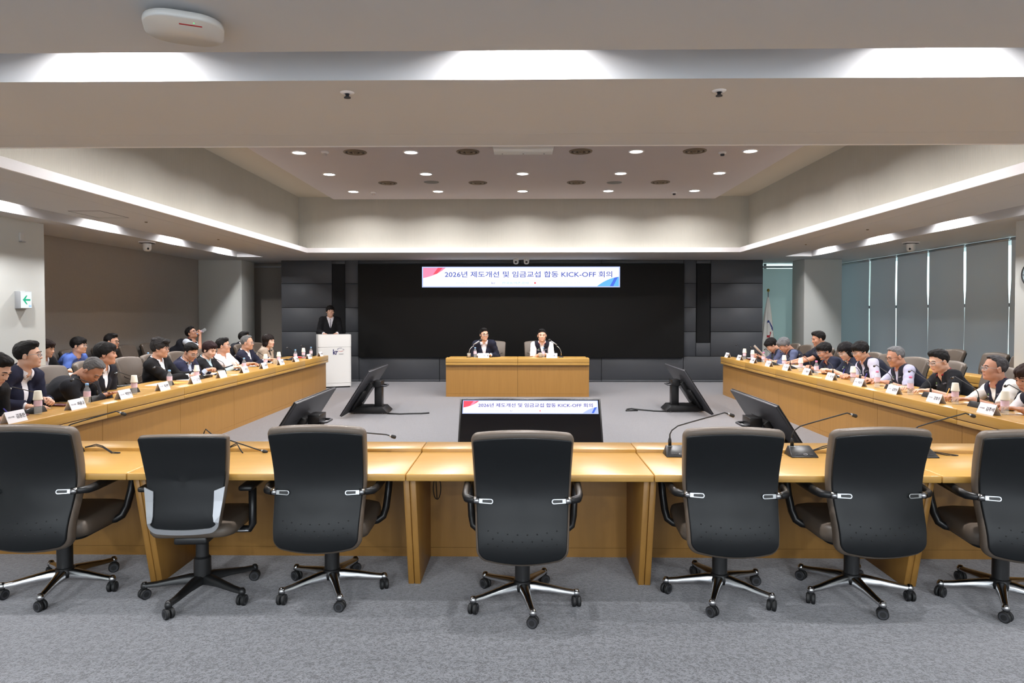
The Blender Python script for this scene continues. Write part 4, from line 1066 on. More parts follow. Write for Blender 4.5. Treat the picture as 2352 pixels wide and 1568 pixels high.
HAIR = {
    'short': build_hair(T_M, (0.010, 0.011, 0.014), [((0.01, 0.04, 0.10), (0.058, 0.05, 0.03))], seed=1),
    'fluffy': build_hair(T_FR, (0.014, 0.014, 0.022), [((0.015, 0.07, 0.095), (0.062, 0.045, 0.034)), ((0, -0.04, 0.11), (0.07, 0.07, 0.03))], rough=0.006, seed=2),
    'fringe': build_hair(T_FR, (0.016, 0.015, 0.017), [((0, 0.055, 0.075), (0.062, 0.045, 0.034))], seed=3),
    'thin': build_hair(T_TH, (0.007, 0.009, 0.010), [((0.0, 0.03, 0.10), (0.05, 0.045, 0.024))], seed=4),
    'bob': build_hair(T_BOB, (0.020, 0.020, 0.016), [((0.05, -0.01, -0.06), (0.042, 0.05, 0.06)), ((-0.05, -0.01, -0.06), (0.042, 0.05, 0.06)), ((0, -0.06, -0.05), (0.07, 0.055, 0.06))], rough=0.0025, seed=5),
    'shortw': build_hair(T_SW, (0.014, 0.014, 0.018), [((0, 0.05, 0.08), (0.065, 0.045, 0.034)), ((0, -0.05, -0.02), (0.072, 0.055, 0.055))], rough=0.0025, seed=6),
}
# ---- small face parts
def eyes_mesh():
    b = MB()
    for s in (-1, 1): b.ellipsoid((s * 0.032, 0.0795, -0.003), (0.0130, 0.0075, 0.0038), 12, 6)
    me = bpy.data.meshes.new('eyes'); nw = len(b.F)
    for s in (-1, 1): b.ellipsoid((s * 0.032, 0.0838, -0.003), (0.0066, 0.0048, 0.0044), 10, 6)
    me.from_pydata(b.V, [], b.F); me.materials.append(mat('eye_white', (84, 66, 58), 0.4)); me.materials.append(mat('dark_iris', (28, 20, 16), 0.25))
    me.polygons.foreach_set('material_index', [0] * nw + [1] * (len(b.F) - nw)); me.shade_smooth(); return me
EYES = eyes_mesh()
def brow_mesh(s):
    b = MB().tube([(s * 0.014, 0.0945, 0.021), (s * 0.028, 0.0935, 0.0255), (s * 0.042, 0.086, 0.025), (s * 0.052, 0.077, 0.019)], [0.003, 0.0042, 0.0038, 0.002], 6)
    me = bpy.data.meshes.new('eyebrow'); me.from_pydata([tuple(v) for v in b.V], [], b.F); me.shade_smooth(); return me
BROWS = [brow_mesh(-1), brow_mesh(1)]
def glasses_meshes():
    b = MB(); ls = []
    for s in (-1, 1):
        pts = [(s * 0.034 + x, 0.1005 - 0.35 * max(0, abs(s * 0.034 + x) - 0.03), z - 0.004) for x, z in rrect(0.050, 0.037, 0.014, 4)]
        b.tube(pts + [pts[0], pts[1]], 0.0019, 6)
        b.tube([(s * 0.059, 0.091, 0.004), (s * 0.075, 0.07, 0.006), (s * 0.083, 0.02, 0.005), (s * 0.084, -0.012, 0.0), (s * 0.082, -0.02, -0.012)], 0.0020, 6)
        ls.append((pts, [tuple(range(len(pts)))]))
    b.tube([(-0.010, 0.1015, 0.002), (0, 0.104, 0.004), (0.010, 0.1015, 0.002)], 0.0019, 6)
    me = bpy.data.meshes.new('glasses'); me.from_pydata([tuple(v) for v in b.V], [], b.F); me.shade_smooth()
    L = []
    for V, F in ls:
        m2 = bpy.data.meshes.new('lens'); m2.from_pydata(V, [], F); m2.materials.append(M['lens']); L.append(m2)
    return me, L
GLASSES, LENSES = glasses_meshes()

_cl = {}
def cloth(rgb, rough=0.85, kind='cloth'):
    key = (tuple(rgb), kind)
    if key not in _cl: _cl[key] = mat('%s_%d_%d_%d' % ((kind,) + tuple(rgb)), rgb, rough, spec=0.25, var=0.10, vscale=14, bump=0.25, bscale=38)
    return _cl[key]
def hairmat(rgb):
    key = (tuple(rgb), 'hair')
    if key not in _cl:
        g = max(rgb) > 60
        _cl[key] = mat('hair_%d_%d_%d' % tuple(rgb), rgb, 0.62, spec=0.18, var=0.55 if g else 0.25, vscale=30, bump=0.5, bscale=110, stretch=(1.0, 0.35, 0.5))
    return _cl[key]
SKIN = {k: mat('skin_' + k, c, 0.5, spec=0.35, var=0.05, vscale=20) for k, c in dict(a=(214, 170, 146), b=(202, 154, 128), c=(190, 140, 115), d=(222, 182, 160)).items()}
LIP = {k: mat('lips_' + k, c, 0.45) for k, c in dict(a=(190, 132, 116), b=(178, 120, 104), c=(164, 106, 92), d=(198, 110, 108)).items()}

def ik(S, W, l1, l2, pole):
    S = np.array(S, float); W = np.array(W, float); d = W - S; L = np.linalg.norm(d)
    if L > (l1 + l2) * 0.985: W = S + d / L * (l1 + l2) * 0.985; d = W - S; L = np.linalg.norm(d)
    u = d / L; a = (l1 * l1 - l2 * l2 + L * L) / (2 * L); h = math.sqrt(max(l1 * l1 - a * a, 0)); p = np.array(pole, float); p = p - u * (p @ u); p /= np.linalg.norm(p) + 1e-9
    return S + u * a + p * h, W

HS = 1.03; HANDPOS = {}; DBG = False
NAVY, BLACKC, CHAR = (28, 30, 46), (20, 20, 23), (36, 37, 42)
def person(label, loc, rz, hc, yaw=0, pitch=0, roll=0, outfit='suit', top=NAVY, shirt=(232, 230, 236), hair='short', hcol=(22, 20, 20), skin='a', head='m', glasses=None,
           wl=(-0.10, 0.50, 0.775), wr=(0.10, 0.50, 0.775), hl='relax', hr='relax', rolls=(0, 0), vox=0.012, fat=1.0, tie=None, stand=False, hemblem=True, group=None, sleeve=None, piping=(150, 30, 40), poles=None, watch=None):
    t = thing('person', label, 'person', (loc[0], loc[1], 0), rz, group)
    hc = np.array(hc, float); fem = head == 'f'
    Rh = rotz(R(yaw)) @ rotx(R(-pitch)) @ roty(R(roll))
    N = hc + rotz(R(yaw * 0.3)) @ rotx(R(-pitch * 0.55)) @ np.array([0, -0.042, -0.150])
    Pv = np.array([hc[0] * 0.3, 0.0, 0.96 if stand else 0.555])
    u = N - Pv; TL = np.linalg.norm(u); u /= TL
    f = np.array([0, 1.0, 0]) - u * u[1]; f /= np.linalg.norm(f); sd = np.cross(f, u); Mx = np.stack([sd, f, u])
    ln = max(0.0, u[1] - 0.25); C = Pv + u * TL * 0.70 + f * (0.005 - 0.05 * ln); B = Pv + u * TL * 0.36 + f * (0.012 - 0.14 * ln)
    sw = 0.150 if fem else 0.172
    S = [N - u * 0.048 + sd * (s * sw) + f * 0.012 for s in (-1, 1)]
    lu, lf = (0.28, 0.25)
    pl = poles or ((-0.45, -0.4, -0.8), (0.45, -0.4, -0.8))
    E, W = [], []
    for i, w in enumerate((wl, wr)):
        e, w2 = ik(S[i], w, lu, lf, pl[i]); E.append(e); W.append(w2)
    def torso(F, o, ktr=0.04, bar=1.0):
        F.add(ell(Pv, (0.165 + o, 0.125 + o, 0.13 + o), Mx), 0)
        F.add(ell(B, (0.142 * fat + o, 0.114 * fat + o, TL * 0.34 + o), Mx), 0.05)
        F.add(ell(C, ((0.140 if fem else 0.154) + o, 0.108 + o, TL * 0.32 + o), Mx), 0.05)
        F.add(ell(Pv + u * TL * 0.54 + f * (0.008 - 0.10 * ln), (0.145 * fat + o, 0.112 * fat + o, TL * 0.26 + o), Mx), 0.05)
        if fem:
            for s in (-1, 1): F.add(ell(C + sd * (s * 0.07) + f * 0.085 - u * 0.02, (0.055 + o, 0.045 + o, 0.055 + o)), 0.04)
        a, b = (N - u * 0.046 + sd * (s * sw * bar * 0.93) for s in (-1, 1)); F.add(cone(a, b, 0.056 + o, 0.056 + o), ktr)
        for s in (-1, 1): F.add(cone(N + u * 0.005 - f * 0.012, N - u * 0.045 + sd * (s * sw * 0.75 * bar), 0.046 + o * 0.6, 0.050 + o), ktr)
    pts = np.array([Pv, N, hc] + S + E + W); lo = pts.min(0) - 0.24; hi = pts.max(0) + 0.22; lo[2] = Pv[2] - 0.17; hi[2] = N[2] + 0.12
    # ---------- skin: torso, neck, arms, hands and head in one body mesh
    F = Field(lo, hi, vox * 1.15); torso(F, -0.012)
    F.add(cone(N - u * 0.02, hc + Rh @ np.array([0, -0.03, -0.06]), 0.058 * (0.9 if fem else 1), 0.052 * (0.9 if fem else 1)), 0.03)
    for i in range(2):
        F.add(cone(S[i], E[i], 0.046, 0.039), 0.03); F.add(cone(E[i], W[i], 0.040, 0.027), 0.015)
    V, Q = F.mesh(); mi = [0] * len(Q); Vs = [V]; Qs = [Q]; n = len(V)
    Vh, Qh, li = HEADS[head]; Vs.append((Vh * HS) @ Rh.T + hc); Qs.append(Qh + n); mi += list(li); n += len(Vh)
    for i, hp in enumerate((hl, hr)):
        Vd, Qd = HANDS[hp]; Vd = Vd.copy()
        if i == 0: Vd[:, 0] *= -1; Qd = Qd[:, ::-1]
        y = W[i] - E[i]; y /= np.linalg.norm(y)
        if W[i][2] < 0.86 and not stand: y = np.array([y[0], y[1], y[2] * 0.3]); y /= np.linalg.norm(y)
        z = np.array([0, 0, 1.0]); x = np.cross(y, z); x /= np.linalg.norm(x); z = np.cross(x, y)
        Mh = np.stack([x, y, z], 1) @ roty(R(rolls[i]))
        Vs.append(Vd @ Mh.T + W[i]); Qs.append(Qd + n); mi += [0] * len(Qd); n += len(Vd)
    me = bpy.data.meshes.new('body'); me.from_pydata(np.concatenate(Vs).tolist(), [], np.concatenate(Qs).tolist())
    me.materials.append(SKIN[skin]); me.materials.append(LIP['d' if fem else skin]); me.polygons.foreach_set('material_index', mi); me.shade_smooth()
    from_mesh('body', me, t)
    Mw = Matrix([list(r * HS) + [0] for r in Rh]).to_4x4(); Mw.translation = Vector(hc)
    def on_head(name, me, m=None):
        o = bpy.data.objects.new(name, me); link(o, t); o.matrix_local = Mw
        if m is not None:
            if not me.materials: me.materials.append(m)
            o.material_slots[0].link = 'OBJECT'; o.material_slots[0].material = m
        return o
    hm = hairmat(hcol)
    on_head('hair', HAIR[hair], hm); on_head('eyes', EYES)
    for b in BROWS: on_head('eyebrow', b, hm)
    if glasses:
        g = on_head('glasses', GLASSES, glasses)
        for l in LENSES: o = from_mesh('lens', l, g)
    # ---------- clothes
    def garment(name, o, m, sleeves, bar=1.0, V=None, hem=0.02, low=None, vx=None):
        F = Field(lo, hi, vx or vox); torso(F, o, bar=bar)
        for i in range(2):
            if sleeves == 'long':
                F.add(cone(S[i], E[i], 0.053 + o, 0.044 + o), 0.03); d = (W[i] - E[i]); F.add(cone(E[i], W[i] - d * 0.04 + d * 0.06 * (o < 0.012), 0.044 + o, 0.032 + o, True), 0.015)
            elif sleeves == 'short':
                F.add(cone(S[i], S[i] + (E[i] - S[i]) * 0.86, 0.054 + o, 0.058 + o, True), 0.03)
        X, Y, Z = np.meshgrid(*F.ax, indexing='ij', sparse=True)
        p = (X - C[0], Y - C[1], Z - C[2]); a = sd[0] * p[0] + sd[1] * p[1] + sd[2] * p[2]; b = f[0] * p[0] + f[1] * p[1] + f[2] * p[2]; c = u[0] * p[0] + u[1] * p[1] + u[2] * p[2]
        if V:
            c0, w0 = V; c1 = float((N - C) @ u) + 0.03
            wdg = np.maximum(-(b - 0.0), (np.abs(a) - w0 * np.clip((c - c0) / (c1 - c0), -0.2, 1.3)) * 0.9)
            F.f = np.maximum(F.f, -wdg).astype(np.float32)
        # neck hole
        q = (X - N[0], Y - N[1], Z - N[2]); cq = u[0] * q[0] + u[1] * q[1] + u[2] * q[2]
        rr = np.sqrt(np.maximum(q[0] ** 2 + q[1] ** 2 + q[2] ** 2 - cq ** 2, 0)); F.f = np.maximum(F.f, np.minimum(0.068 - rr, 0.10 - np.abs(cq - 0.09)) if not V else np.minimum(0.078 - rr, cq + 0.012)).astype(np.float32)
        ph = loc[1] * 7.0
        F.f = (F.f + 0.0032 * (np.sin(41 * X + 23 * Z + ph) * np.sin(29 * Y - 37 * Z + 2 * ph) + 0.8 * np.sin(67 * Z - 31 * Y + 19 * X + ph) * np.sin(33 * X + 21 * Y))).astype(np.float32)
        # hem
        F.f = np.maximum(F.f, (Pv[2] - 0.10 - Z) + 0 * X).astype(np.float32)
        Vv, Qq = F.mesh(); me = bpy.data.meshes.new(name); me.from_pydata(Vv.tolist(), [], Qq.tolist()); me.materials.append(m); me.shade_smooth()
        return from_mesh(name, me, t), Vv
    def band(name, m, r0, r1, z0, z1, a0, a1, th=0.004, tiltf=0.0, rise=0.0):
        """collar: a standing strip round the neck, open at the front"""
        n = 22; Vb = []; Fb = []
        for i in range(n + 1):
            a = R(a0 + (a1 - a0) * i / n); fr = abs(math.sin(a / 2)) if False else (1 + math.cos(a)) / 2   # 1 at the front
            for (r, z) in ((r0, z0), (r1, z1), (r1 + th, z1), (r0 + th, z0)):
                zz = z - tiltf * fr + rise * (1 - fr)
                Vb.append(N + sd * (math.sin(a) * r) + f * (math.cos(a) * r * 1.02 - 0.006) + u * zz)
        for i in range(n):
            for k in range(4): Fb.append((4 * i + k, 4 * i + (k + 1) % 4, 4 * i + 4 + (k + 1) % 4, 4 * i + 4 + k))
        Fb += [(3, 2, 1, 0), (4 * n, 4 * n + 1, 4 * n + 2, 4 * n + 3)]
        o = mobj(name, Vb, Fb, m, t, True); bm = bmesh.new(); bm.from_mesh(o.data); bmesh.ops.recalc_face_normals(bm, faces=bm.faces); bm.to_mesh(o.data); bm.free(); return o
    def patch(Vv, a, c, w, h, m, name, off=0.002):
        q = Vv - C; A = q @ sd; Bf = q @ f; Cc = q @ u
        sc = (A - a) ** 2 + (Cc - c) ** 2 - (Bf > 0) * 1.0
        i = int(np.argmin(sc)); p = Vv[i]; near = Vv[np.argsort(((Vv - p) ** 2).sum(1))[:14]]
        nn = np.linalg.svd(near - near.mean(0))[2][2]; nn = nn if nn @ f > 0 else -nn
        up = u - nn * (u @ nn); up /= np.linalg.norm(up); rt = np.cross(up, nn) * -1
        rt = np.cross(nn, up) * -1
        V8 = []
        for d in (-0.004, off):
            for x, y in ((-w, -h), (w, -h), (w, h), (-w, h)): V8.append(p + sd * 0 + rt * x + up * y + nn * d)
        return mobj(name, V8, [(4, 5, 6, 7), (7, 6, 5, 4), (0, 1, 5, 4), (1, 2, 6, 5), (2, 3, 7, 6), (3, 0, 4, 7)], m, t)
    ms = cloth(shirt, 0.8, 'shirt'); mt = cloth(top, 0.85, 'jacket')
    if outfit in ('suit', 'blouse'):
        garment('shirt', 0.003, ms, 'long' if outfit == 'suit' else None)
        c0 = -0.10 if outfit == 'suit' else -0.03
        garment('jacket', 0.020, mt, 'long', V=(c0, 0.082))
        if outfit == 'suit': band('collar', ms, 0.064, 0.088, 0.050, -0.016, 22, 338, 0.005, 0.034)
        band('lapel', mt, 0.078, 0.104, 0.020, -0.030, 64, 296, 0.006, 0.03, 0.022)
        if tie:
            a = N + f * 0.075 - u * 0.02; b = C + f * 0.128 - u * 0.10
            tt = MB().tube([a, a * 0.93 + b * 0.07 + f * 0.004, a * 0.8 + b * 0.2 + f * 0.016, (a + b) / 2 + f * 0.010, b], [0.016, 0.020, 0.014, 0.022, 0.034], 8, (1.0, 0.32)); tt.ob('tie', cloth(tie, 0.6, 'tie'), t, True)
    elif outfit == 'shirt':
        garment('shirt', 0.008, ms, sleeve or 'short', V=(float((N - C) @ u) - 0.10, 0.05))
        band('collar', ms, 0.066, 0.088, 0.032, -0.016, 26, 334, 0.005, 0.026)
    elif outfit in ('vest', 'polo'):
        if outfit == 'vest':
            garment('shirt', 0.006, ms, sleeve or 'short')
            band('shirt_collar', ms, 0.064, 0.078, 0.036, -0.008, 24, 336, 0.005, 0.028)
            _, Vv = garment('vest', 0.020, mt, None, 0.72, V=(float((N - C) @ u) - 0.17, 0.062))
        else:
            _, Vv = garment('polo_shirt', 0.012, mt, sleeve or 'short', V=(float((N - C) @ u) - 0.10, 0.045))
        band('collar', mt, 0.076, 0.094, 0.026, -0.022, 34, 326, 0.006, 0.020)
        band('collar_piping', cloth(piping, 0.8, 'piping'), 0.0735, 0.0790, 0.032, 0.020, 34, 326, 0.007, 0.020)
        if hemblem:
            patch(Vv, 0.075, 0.045, 0.026, 0.004, M['paper'], 'chest_print'); patch(Vv, 0.068, 0.066, 0.010, 0.010, mat('emblem_green_%d' % len(bpy.data.materials), (120, 150, 90), 0.7), 'chest_emblem')
            patch(Vv, -0.075, 0.055, 0.022, 0.008, M['ink_grey'], 'chest_lettering')
    # trousers and shoes
    mtr = cloth((30, 31, 38), 0.85, 'trousers')
    if stand:
        kn = [np.array([s * 0.10, 0.01, 0.50]) for s in (-1, 1)]; an = [np.array([s * 0.11, -0.02, 0.09]) for s in (-1, 1)]
    else:
        kn = [np.array([s * 0.13, 0.42, 0.50]) for s in (-1, 1)]; an = [np.array([s * 0.13, 0.36, 0.10]) for s in (-1, 1)]
    F = Field((-0.34, -0.22, 0.05), (0.34, 0.56, Pv[2] + 0.12), 0.024)
    F.add(ell(Pv, (0.172, 0.135, 0.11)), 0)
    for s, k, a in zip((-1, 1), kn, an): F.add(cone(Pv + np.array([s * 0.09, 0.02, -0.02]), k, 0.088, 0.066), 0.04); F.add(cone(k, a, 0.064, 0.050, True), 0.02)
    V, Q = F.mesh(); me = bpy.data.meshes.new('trousers'); me.from_pydata(V.tolist(), [], Q.tolist()); me.materials.append(mtr); me.shade_smooth(); from_mesh('trousers', me, t)
    for a in an:
        MB().tube([(a[0], a[1] - 0.06, 0.045), (a[0], a[1], 0.055), (a[0], a[1] + 0.10, 0.042), (a[0], a[1] + 0.19, 0.030)], [0.032, 0.042, 0.042, 0.026], 10, (1.0, 0.75)).ob('shoe', M['plastic'], t, True)
    Rr = rotz(rz); HANDPOS[label] = [(Rr @ W[i] + np.array([loc[0], loc[1], 0]), Rr @ ((W[i] - E[i]) / np.linalg.norm(W[i] - E[i]))) for i in range(2)]
    if DBG: print('DBG', label[:30], 'N', N.round(3), 'S', np.round(S, 3), 'E', np.round(E, 3), 'W', np.round(W, 3), 'hi', hi.round(3))
    if watch is not None:
        i = watch; y = W[i] - E[i]; y /= np.linalg.norm(y); q = W[i] - y * 0.035; V = []
        x = np.cross(y, (0, 0, 1.0)); x /= np.linalg.norm(x); z = np.cross(x, y)
        pts = [q + x * 0.034 * math.cos(a) + z * 0.034 * math.sin(a) for a in np.linspace(0, 2 * PI, 17)]
        w = MB().tube(pts, 0.009, 6, (1.2, 0.5)).ob('watch_strap', M['plastic'], t, True)
        MB().ellipsoid(q + z * 0.037, (0.019, 0.019, 0.008), 14, 6).ob('watch_case', M['silver'], w, True)
    return t
# ================================================================ SEATED ROWS
def chair_at(x, y, rz, label, group):
    c = copy_tree(EXEC); c.location = (x, y, 0); c.rotation_euler = (0, 0, R(rz)); tag(c, label, 'chair', group); return c
LSEAT = [13.60 - 0.749 * k for k in range(12)]      # numbered from the podium end
RSEAT = [13.39 - 0.747 * k for k in range(11)]
WHITE = (232, 230, 236); LAV = (172, 172, 196); LBLUE = (186, 200, 224)
BLK = M['plastic']; WIRE = M['silver']; BRN = mat('brown_spectacle_frame', (86, 54, 40), 0.4)
SITY = {}
def sit(side, seat, hy, y0):
    y = hy - max(-0.10, min(0.10, hy - y0))
    if isinstance(seat, int): SITY[(side, seat)] = y
    return y
def left(label, seat, hc, cx=-4.98, **k):
    y = sit('l', seat, hc[1], LSEAT[seat] if isinstance(seat, int) else seat)
    return person(label, (cx, y), R(-90), (-(hc[1] - y), hc[0] - cx, hc[2]), **k)
def right(label, seat, hc, cx=4.95, **k):
    y = sit('r', seat, hc[1], RSEAT[seat] if isinstance(seat, int) else seat)
    return person(label, (cx, y), R(90), (hc[1] - y, cx - hc[0], hc[2]), **k)
PG = 'people at the meeting'
left('man in dark suit writing at the left picture edge, nearest on the left desk', 11, (-4.25, 5.444, 1.163), cx=-4.82, yaw=4, pitch=30, top=BLACKC, hair='short', wl=(-0.12, 0.62, 0.775), wr=(0.04, 0.66, 0.775), hr='grip', hl='relax', group=PG)
left('man in navy suit and glasses with clasped hands, head turned to the screen, left desk', 10, (-4.62, 6.306, 1.225), yaw=22, pitch=-2, top=(30, 32, 52), glasses=WIRE, hair='short', wl=(-0.13, 0.52, 0.80), wr=(0.13, 0.50, 0.775), hl='grip', hr='flat', rolls=(-40, 0), group=PG, watch=1)
left('grey-haired man in charcoal jacket bowed over a tablet at the left desk', 9, (-4.37, 6.86, 1.036), cx=-4.86, yaw=-6, pitch=48, top=(34, 35, 40), shirt=(44, 44, 50), hair='thin', hcol=(88, 86, 86), skin='c', head='r', wl=(-0.14, 0.56, 0.775), wr=(-0.04, 0.58, 0.775), hr='flat', hl='flat', group=PG)
left('man in dark suit with full black hair leaning back behind the bowed man', 8, (-4.72, 7.654, 1.156), yaw=24, top=(24, 25, 34), hair='fringe', skin='c', wl=(-0.06, 0.36, 0.62), wr=(0.08, 0.36, 0.62), group=PG)
left('man in black suit with swept-up hair and brown glasses at the left desk', 6, (-4.83, 9.022, 1.144), yaw=12, pitch=4, top=BLACKC, hair='fluffy', hcol=(40, 38, 38), glasses=BRN, skin='b', wl=(-0.10, 0.50, 0.775), wr=(0.06, 0.52, 0.775), hr='grip', group=PG)
left('man in navy suit and glasses looking down, beside the woman in black', 5, (-4.72, 9.632, 1.063), yaw=-22, pitch=26, top=(40, 42, 66), shirt=LBLUE, glasses=WIRE, hair='short', skin='b', wl=(-0.04, 0.46, 0.80), wr=(0.06, 0.46, 0.80), hl='grip', hr='grip', group=PG)
left('short-haired woman in black jacket writing at the left desk', 4, (-4.78, 10.343, 1.055), yaw=-14, pitch=18, top=(26, 27, 31), shirt=(186, 210, 222), hair='shortw', hcol=(44, 28, 30), head='f', skin='d', wl=(-0.10, 0.50, 0.775), wr=(0.02, 0.52, 0.775), hr='grip', group=PG, vox=0.013)
left('man in white short-sleeved shirt and glasses at the left desk', 3, (-4.88, 11.056, 1.08), yaw=10, pitch=-4, outfit='shirt', shirt=(236, 228, 232), glasses=WIRE, hair='short', skin='b', head='r', fat=1.12, wl=(-0.06, 0.48, 0.775), wr=(0.08, 0.50, 0.79), hr='grip', group=PG, vox=0.013)
left('grey-haired man in navy suit with a lanyard at the far left desk', 2, (-4.84, 11.927, 1.092), yaw=4, pitch=2, top=(30, 32, 50), hair='thin', hcol=(104, 104, 104), glasses=WIRE, skin='b', head='r', wl=(-0.06, 0.48, 0.79), wr=(0.06, 0.46, 0.79), hl='grip', hr='grip', group=PG, vox=0.014)
left('woman with a bob in a beige jacket, nearest the podium', 1, (-4.80, 12.829, 1.085), yaw=-8, pitch=0, outfit='blouse', top=(168, 152, 136), shirt=(40, 36, 38), hair='bob', hcol=(30, 22, 20), head='f', skin='d', wl=(-0.05, 0.34, 0.62), wr=(0.05, 0.34, 0.62), group=PG, vox=0.014)
# second row on the left
left('dark-haired person of the back row half hidden by the white pier', 9.80, (-6.90, 9.78, 1.10), cx=-7.13, yaw=10, pitch=10, top=BLACKC, hair='fringe', hcol=(40, 28, 26), group=PG, vox=0.014)
left('man in bright blue short-sleeved shirt in the left back row', 10.38, (-6.80, 10.36, 1.118), cx=-7.12, yaw=8, outfit='shirt', shirt=(92, 122, 204), hair='fringe', glasses=WIRE, head='r', wl=(-0.1, 0.5, 0.775), wr=(0.16, 0.46, 0.775), group=PG, vox=0.014)
left('man in black shirt and dark glasses in the left back row', 11.05, (-6.70, 11.03, 1.15), cx=-7.05, yaw=6, outfit='shirt', shirt=(24, 24, 27), sleeve='long', hair='short', glasses=BLK, head='r', skin='b', fat=1.1, group=PG, vox=0.014)
left('man in dark vest drinking from a bottle in the left back row', 13.40, (-6.60, 13.512, 1.212), cx=-6.95, yaw=-6, pitch=-26, outfit='vest', top=(26, 27, 34), shirt=(190, 198, 210), hair='short', glasses=BLK, skin='c', wl=(-0.1, 0.46, 0.775), wr=(-0.03, 0.555, 1.155), hr='grip', rolls=(0, 60), poles=((-0.45, -0.4, -0.8), (0.35, 0.2, -0.95)), group=PG, vox=0.015, hemblem=False)
left('dark-haired person mostly hidden behind the grey-haired man at the far left', 13.75, (-5.60, 13.65, 1.112), cx=-5.95, yaw=0, top=CHAR, hair='short', group=PG, vox=0.016)
# podium and head desk
person('man in black suit and tie standing behind the white lectern', (-4.36, 15.34), R(180 + 20), (-0.02, 0.04, 1.652), yaw=6, pitch=-4, top=(22, 22, 25), tie=(36, 34, 48), hair='fringe', hcol=(24, 20, 19), skin='a', stand=True, wl=(-0.14, 0.30, 1.16), wr=(0.14, 0.30, 1.16), hl='flat', hr='flat', group=PG, vox=0.014)
chair_at(-0.62, 14.22, 180, 'taupe chair behind the man in the navy suit at the head desk', 'head desk chairs')
chair_at(0.30, 14.22, 180, 'taupe chair behind the man in the navy vest at the head desk', 'head desk chairs')
person('man in navy suit and glasses at the head desk, looking aside', (-0.76, 14.05), R(180), (0.015, 0.27, 1.18), yaw=24, pitch=0, top=(26, 28, 44), hair='short', glasses=BLK, skin='a', wl=(-0.12, 0.40, 0.775), wr=(0.12, 0.40, 0.775), group=PG, vox=0.014)
person('man in navy vest and white short sleeves at the head desk', (0.40, 14.05), R(180), (0.005, 0.27, 1.163), yaw=0, pitch=0, outfit='vest', top=(26, 27, 40), shirt=(238, 234, 238), hair='short', skin='a', head='r', fat=1.08, wl=(-0.05, 0.47, 0.80), wr=(0.05, 0.47, 0.80), hl='grip', hr='grip', group=PG, vox=0.014)
# right desk, from the screen end
NV = (30, 33, 48)
right('dark-haired man in patterned navy vest reading a sheet at the far right desk', 1, (4.68, 12.896, 1.015), yaw=-12, pitch=40, outfit='vest', top=(30, 31, 40), shirt=(70, 74, 100), skin='b', hair='fringe', wl=(-0.04, 0.50, 0.80), wr=(0.10, 0.52, 0.82), hl='grip', hr='grip', group=PG, vox=0.014)
right('grey-haired man in navy vest with slate sleeves bowed at the far right desk', 2, (4.62, 12.119, 1.051), yaw=-6, pitch=34, outfit='vest', top=NV, shirt=(84, 92, 122), sleeve='long', skin='c', hair='fringe', hcol=(104, 104, 106), wl=(-0.10, 0.52, 0.775), wr=(0.16, 0.56, 0.775), hr='grip', group=PG, vox=0.014, watch=1)
right('dark-haired man in navy behind the man with rimless glasses, right desk', 3, (4.95, 11.487, 1.183), yaw=-4, pitch=12, outfit='polo', top=(28, 30, 42), skin='c', hair='short', group=PG, vox=0.014)
right('man in navy polo with red collar and glasses leaning on the right desk', 4, (4.62, 10.518, 1.033), yaw=0, pitch=18, outfit='polo', top=(34, 38, 56), skin='c', hair='fringe', glasses=WIRE, head='r', fat=1.1, wl=(-0.05, 0.54, 0.775), wr=(0.16, 0.50, 0.775), hl='relax', group=PG, vox=0.013)
right('woman with a black bob in a navy polo writing at the right desk', 5, (4.72, 10.04, 1.06), yaw=8, pitch=26, outfit='polo', top=(30, 34, 50), skin='d', hair='bob', hcol=(22, 20, 22), head='f', glasses=WIRE, wl=(-0.08, 0.50, 0.79), wr=(0.06, 0.52, 0.79), hl='grip', hr='grip', group=PG, vox=0.013)
right('man in dark vest and pale short sleeves writing with a blue pen, right desk', 6, (4.60, 9.36, 1.098), yaw=2, pitch=20, outfit='vest', top=(32, 35, 50), shirt=(186, 184, 202), skin='b', hair='fringe', glasses=WIRE, wl=(-0.16, 0.52, 0.775), wr=(0.02, 0.58, 0.775), hr='grip', group=PG, watch=0)
right('grey-haired man in navy vest with lavender sleeves and glasses at the right desk', 7, (4.68, 8.628, 1.068), yaw=0, pitch=14, outfit='vest', top=(32, 34, 48), shirt=LAV, skin='c', hair='thin', hcol=(104, 104, 106), glasses=BRN, head='r', wl=(-0.16, 0.52, 0.775), wr=(0.10, 0.60, 0.775), hr='grip', group=PG, watch=0)
right('man in black polo with red piping and thin glasses at the right desk', 8, (4.68, 7.74, 1.077), yaw=8, pitch=14, outfit='polo', top=(22, 23, 28), skin='a', hair='short', glasses=WIRE, head='r', wl=(-0.18, 0.54, 0.775), wr=(0.12, 0.58, 0.775), group=PG)
right('man in navy vest with white sleeves, head raised, right desk', 9, (4.72, 6.892, 1.063), yaw=-10, pitch=-4, outfit='vest', top=(34, 36, 52), shirt=(226, 222, 218), skin='c', hair='thin', hcol=(64, 62, 64), glasses=WIRE, head='r', fat=1.08, wl=(-0.10, 0.58, 0.775), wr=(0.14, 0.62, 0.775), hr='grip', group=PG, watch=1)
right('man in vest and white sleeves at the right picture edge writing', 10, (4.55, 6.20, 1.033), yaw=4, pitch=16, outfit='vest', top=(30, 32, 44), shirt=(222, 216, 218), skin='c', hair='fringe', hcol=(48, 34, 30), wl=(-0.10, 0.60, 0.775), wr=(0.12, 0.66, 0.775), hr='grip', group=PG)

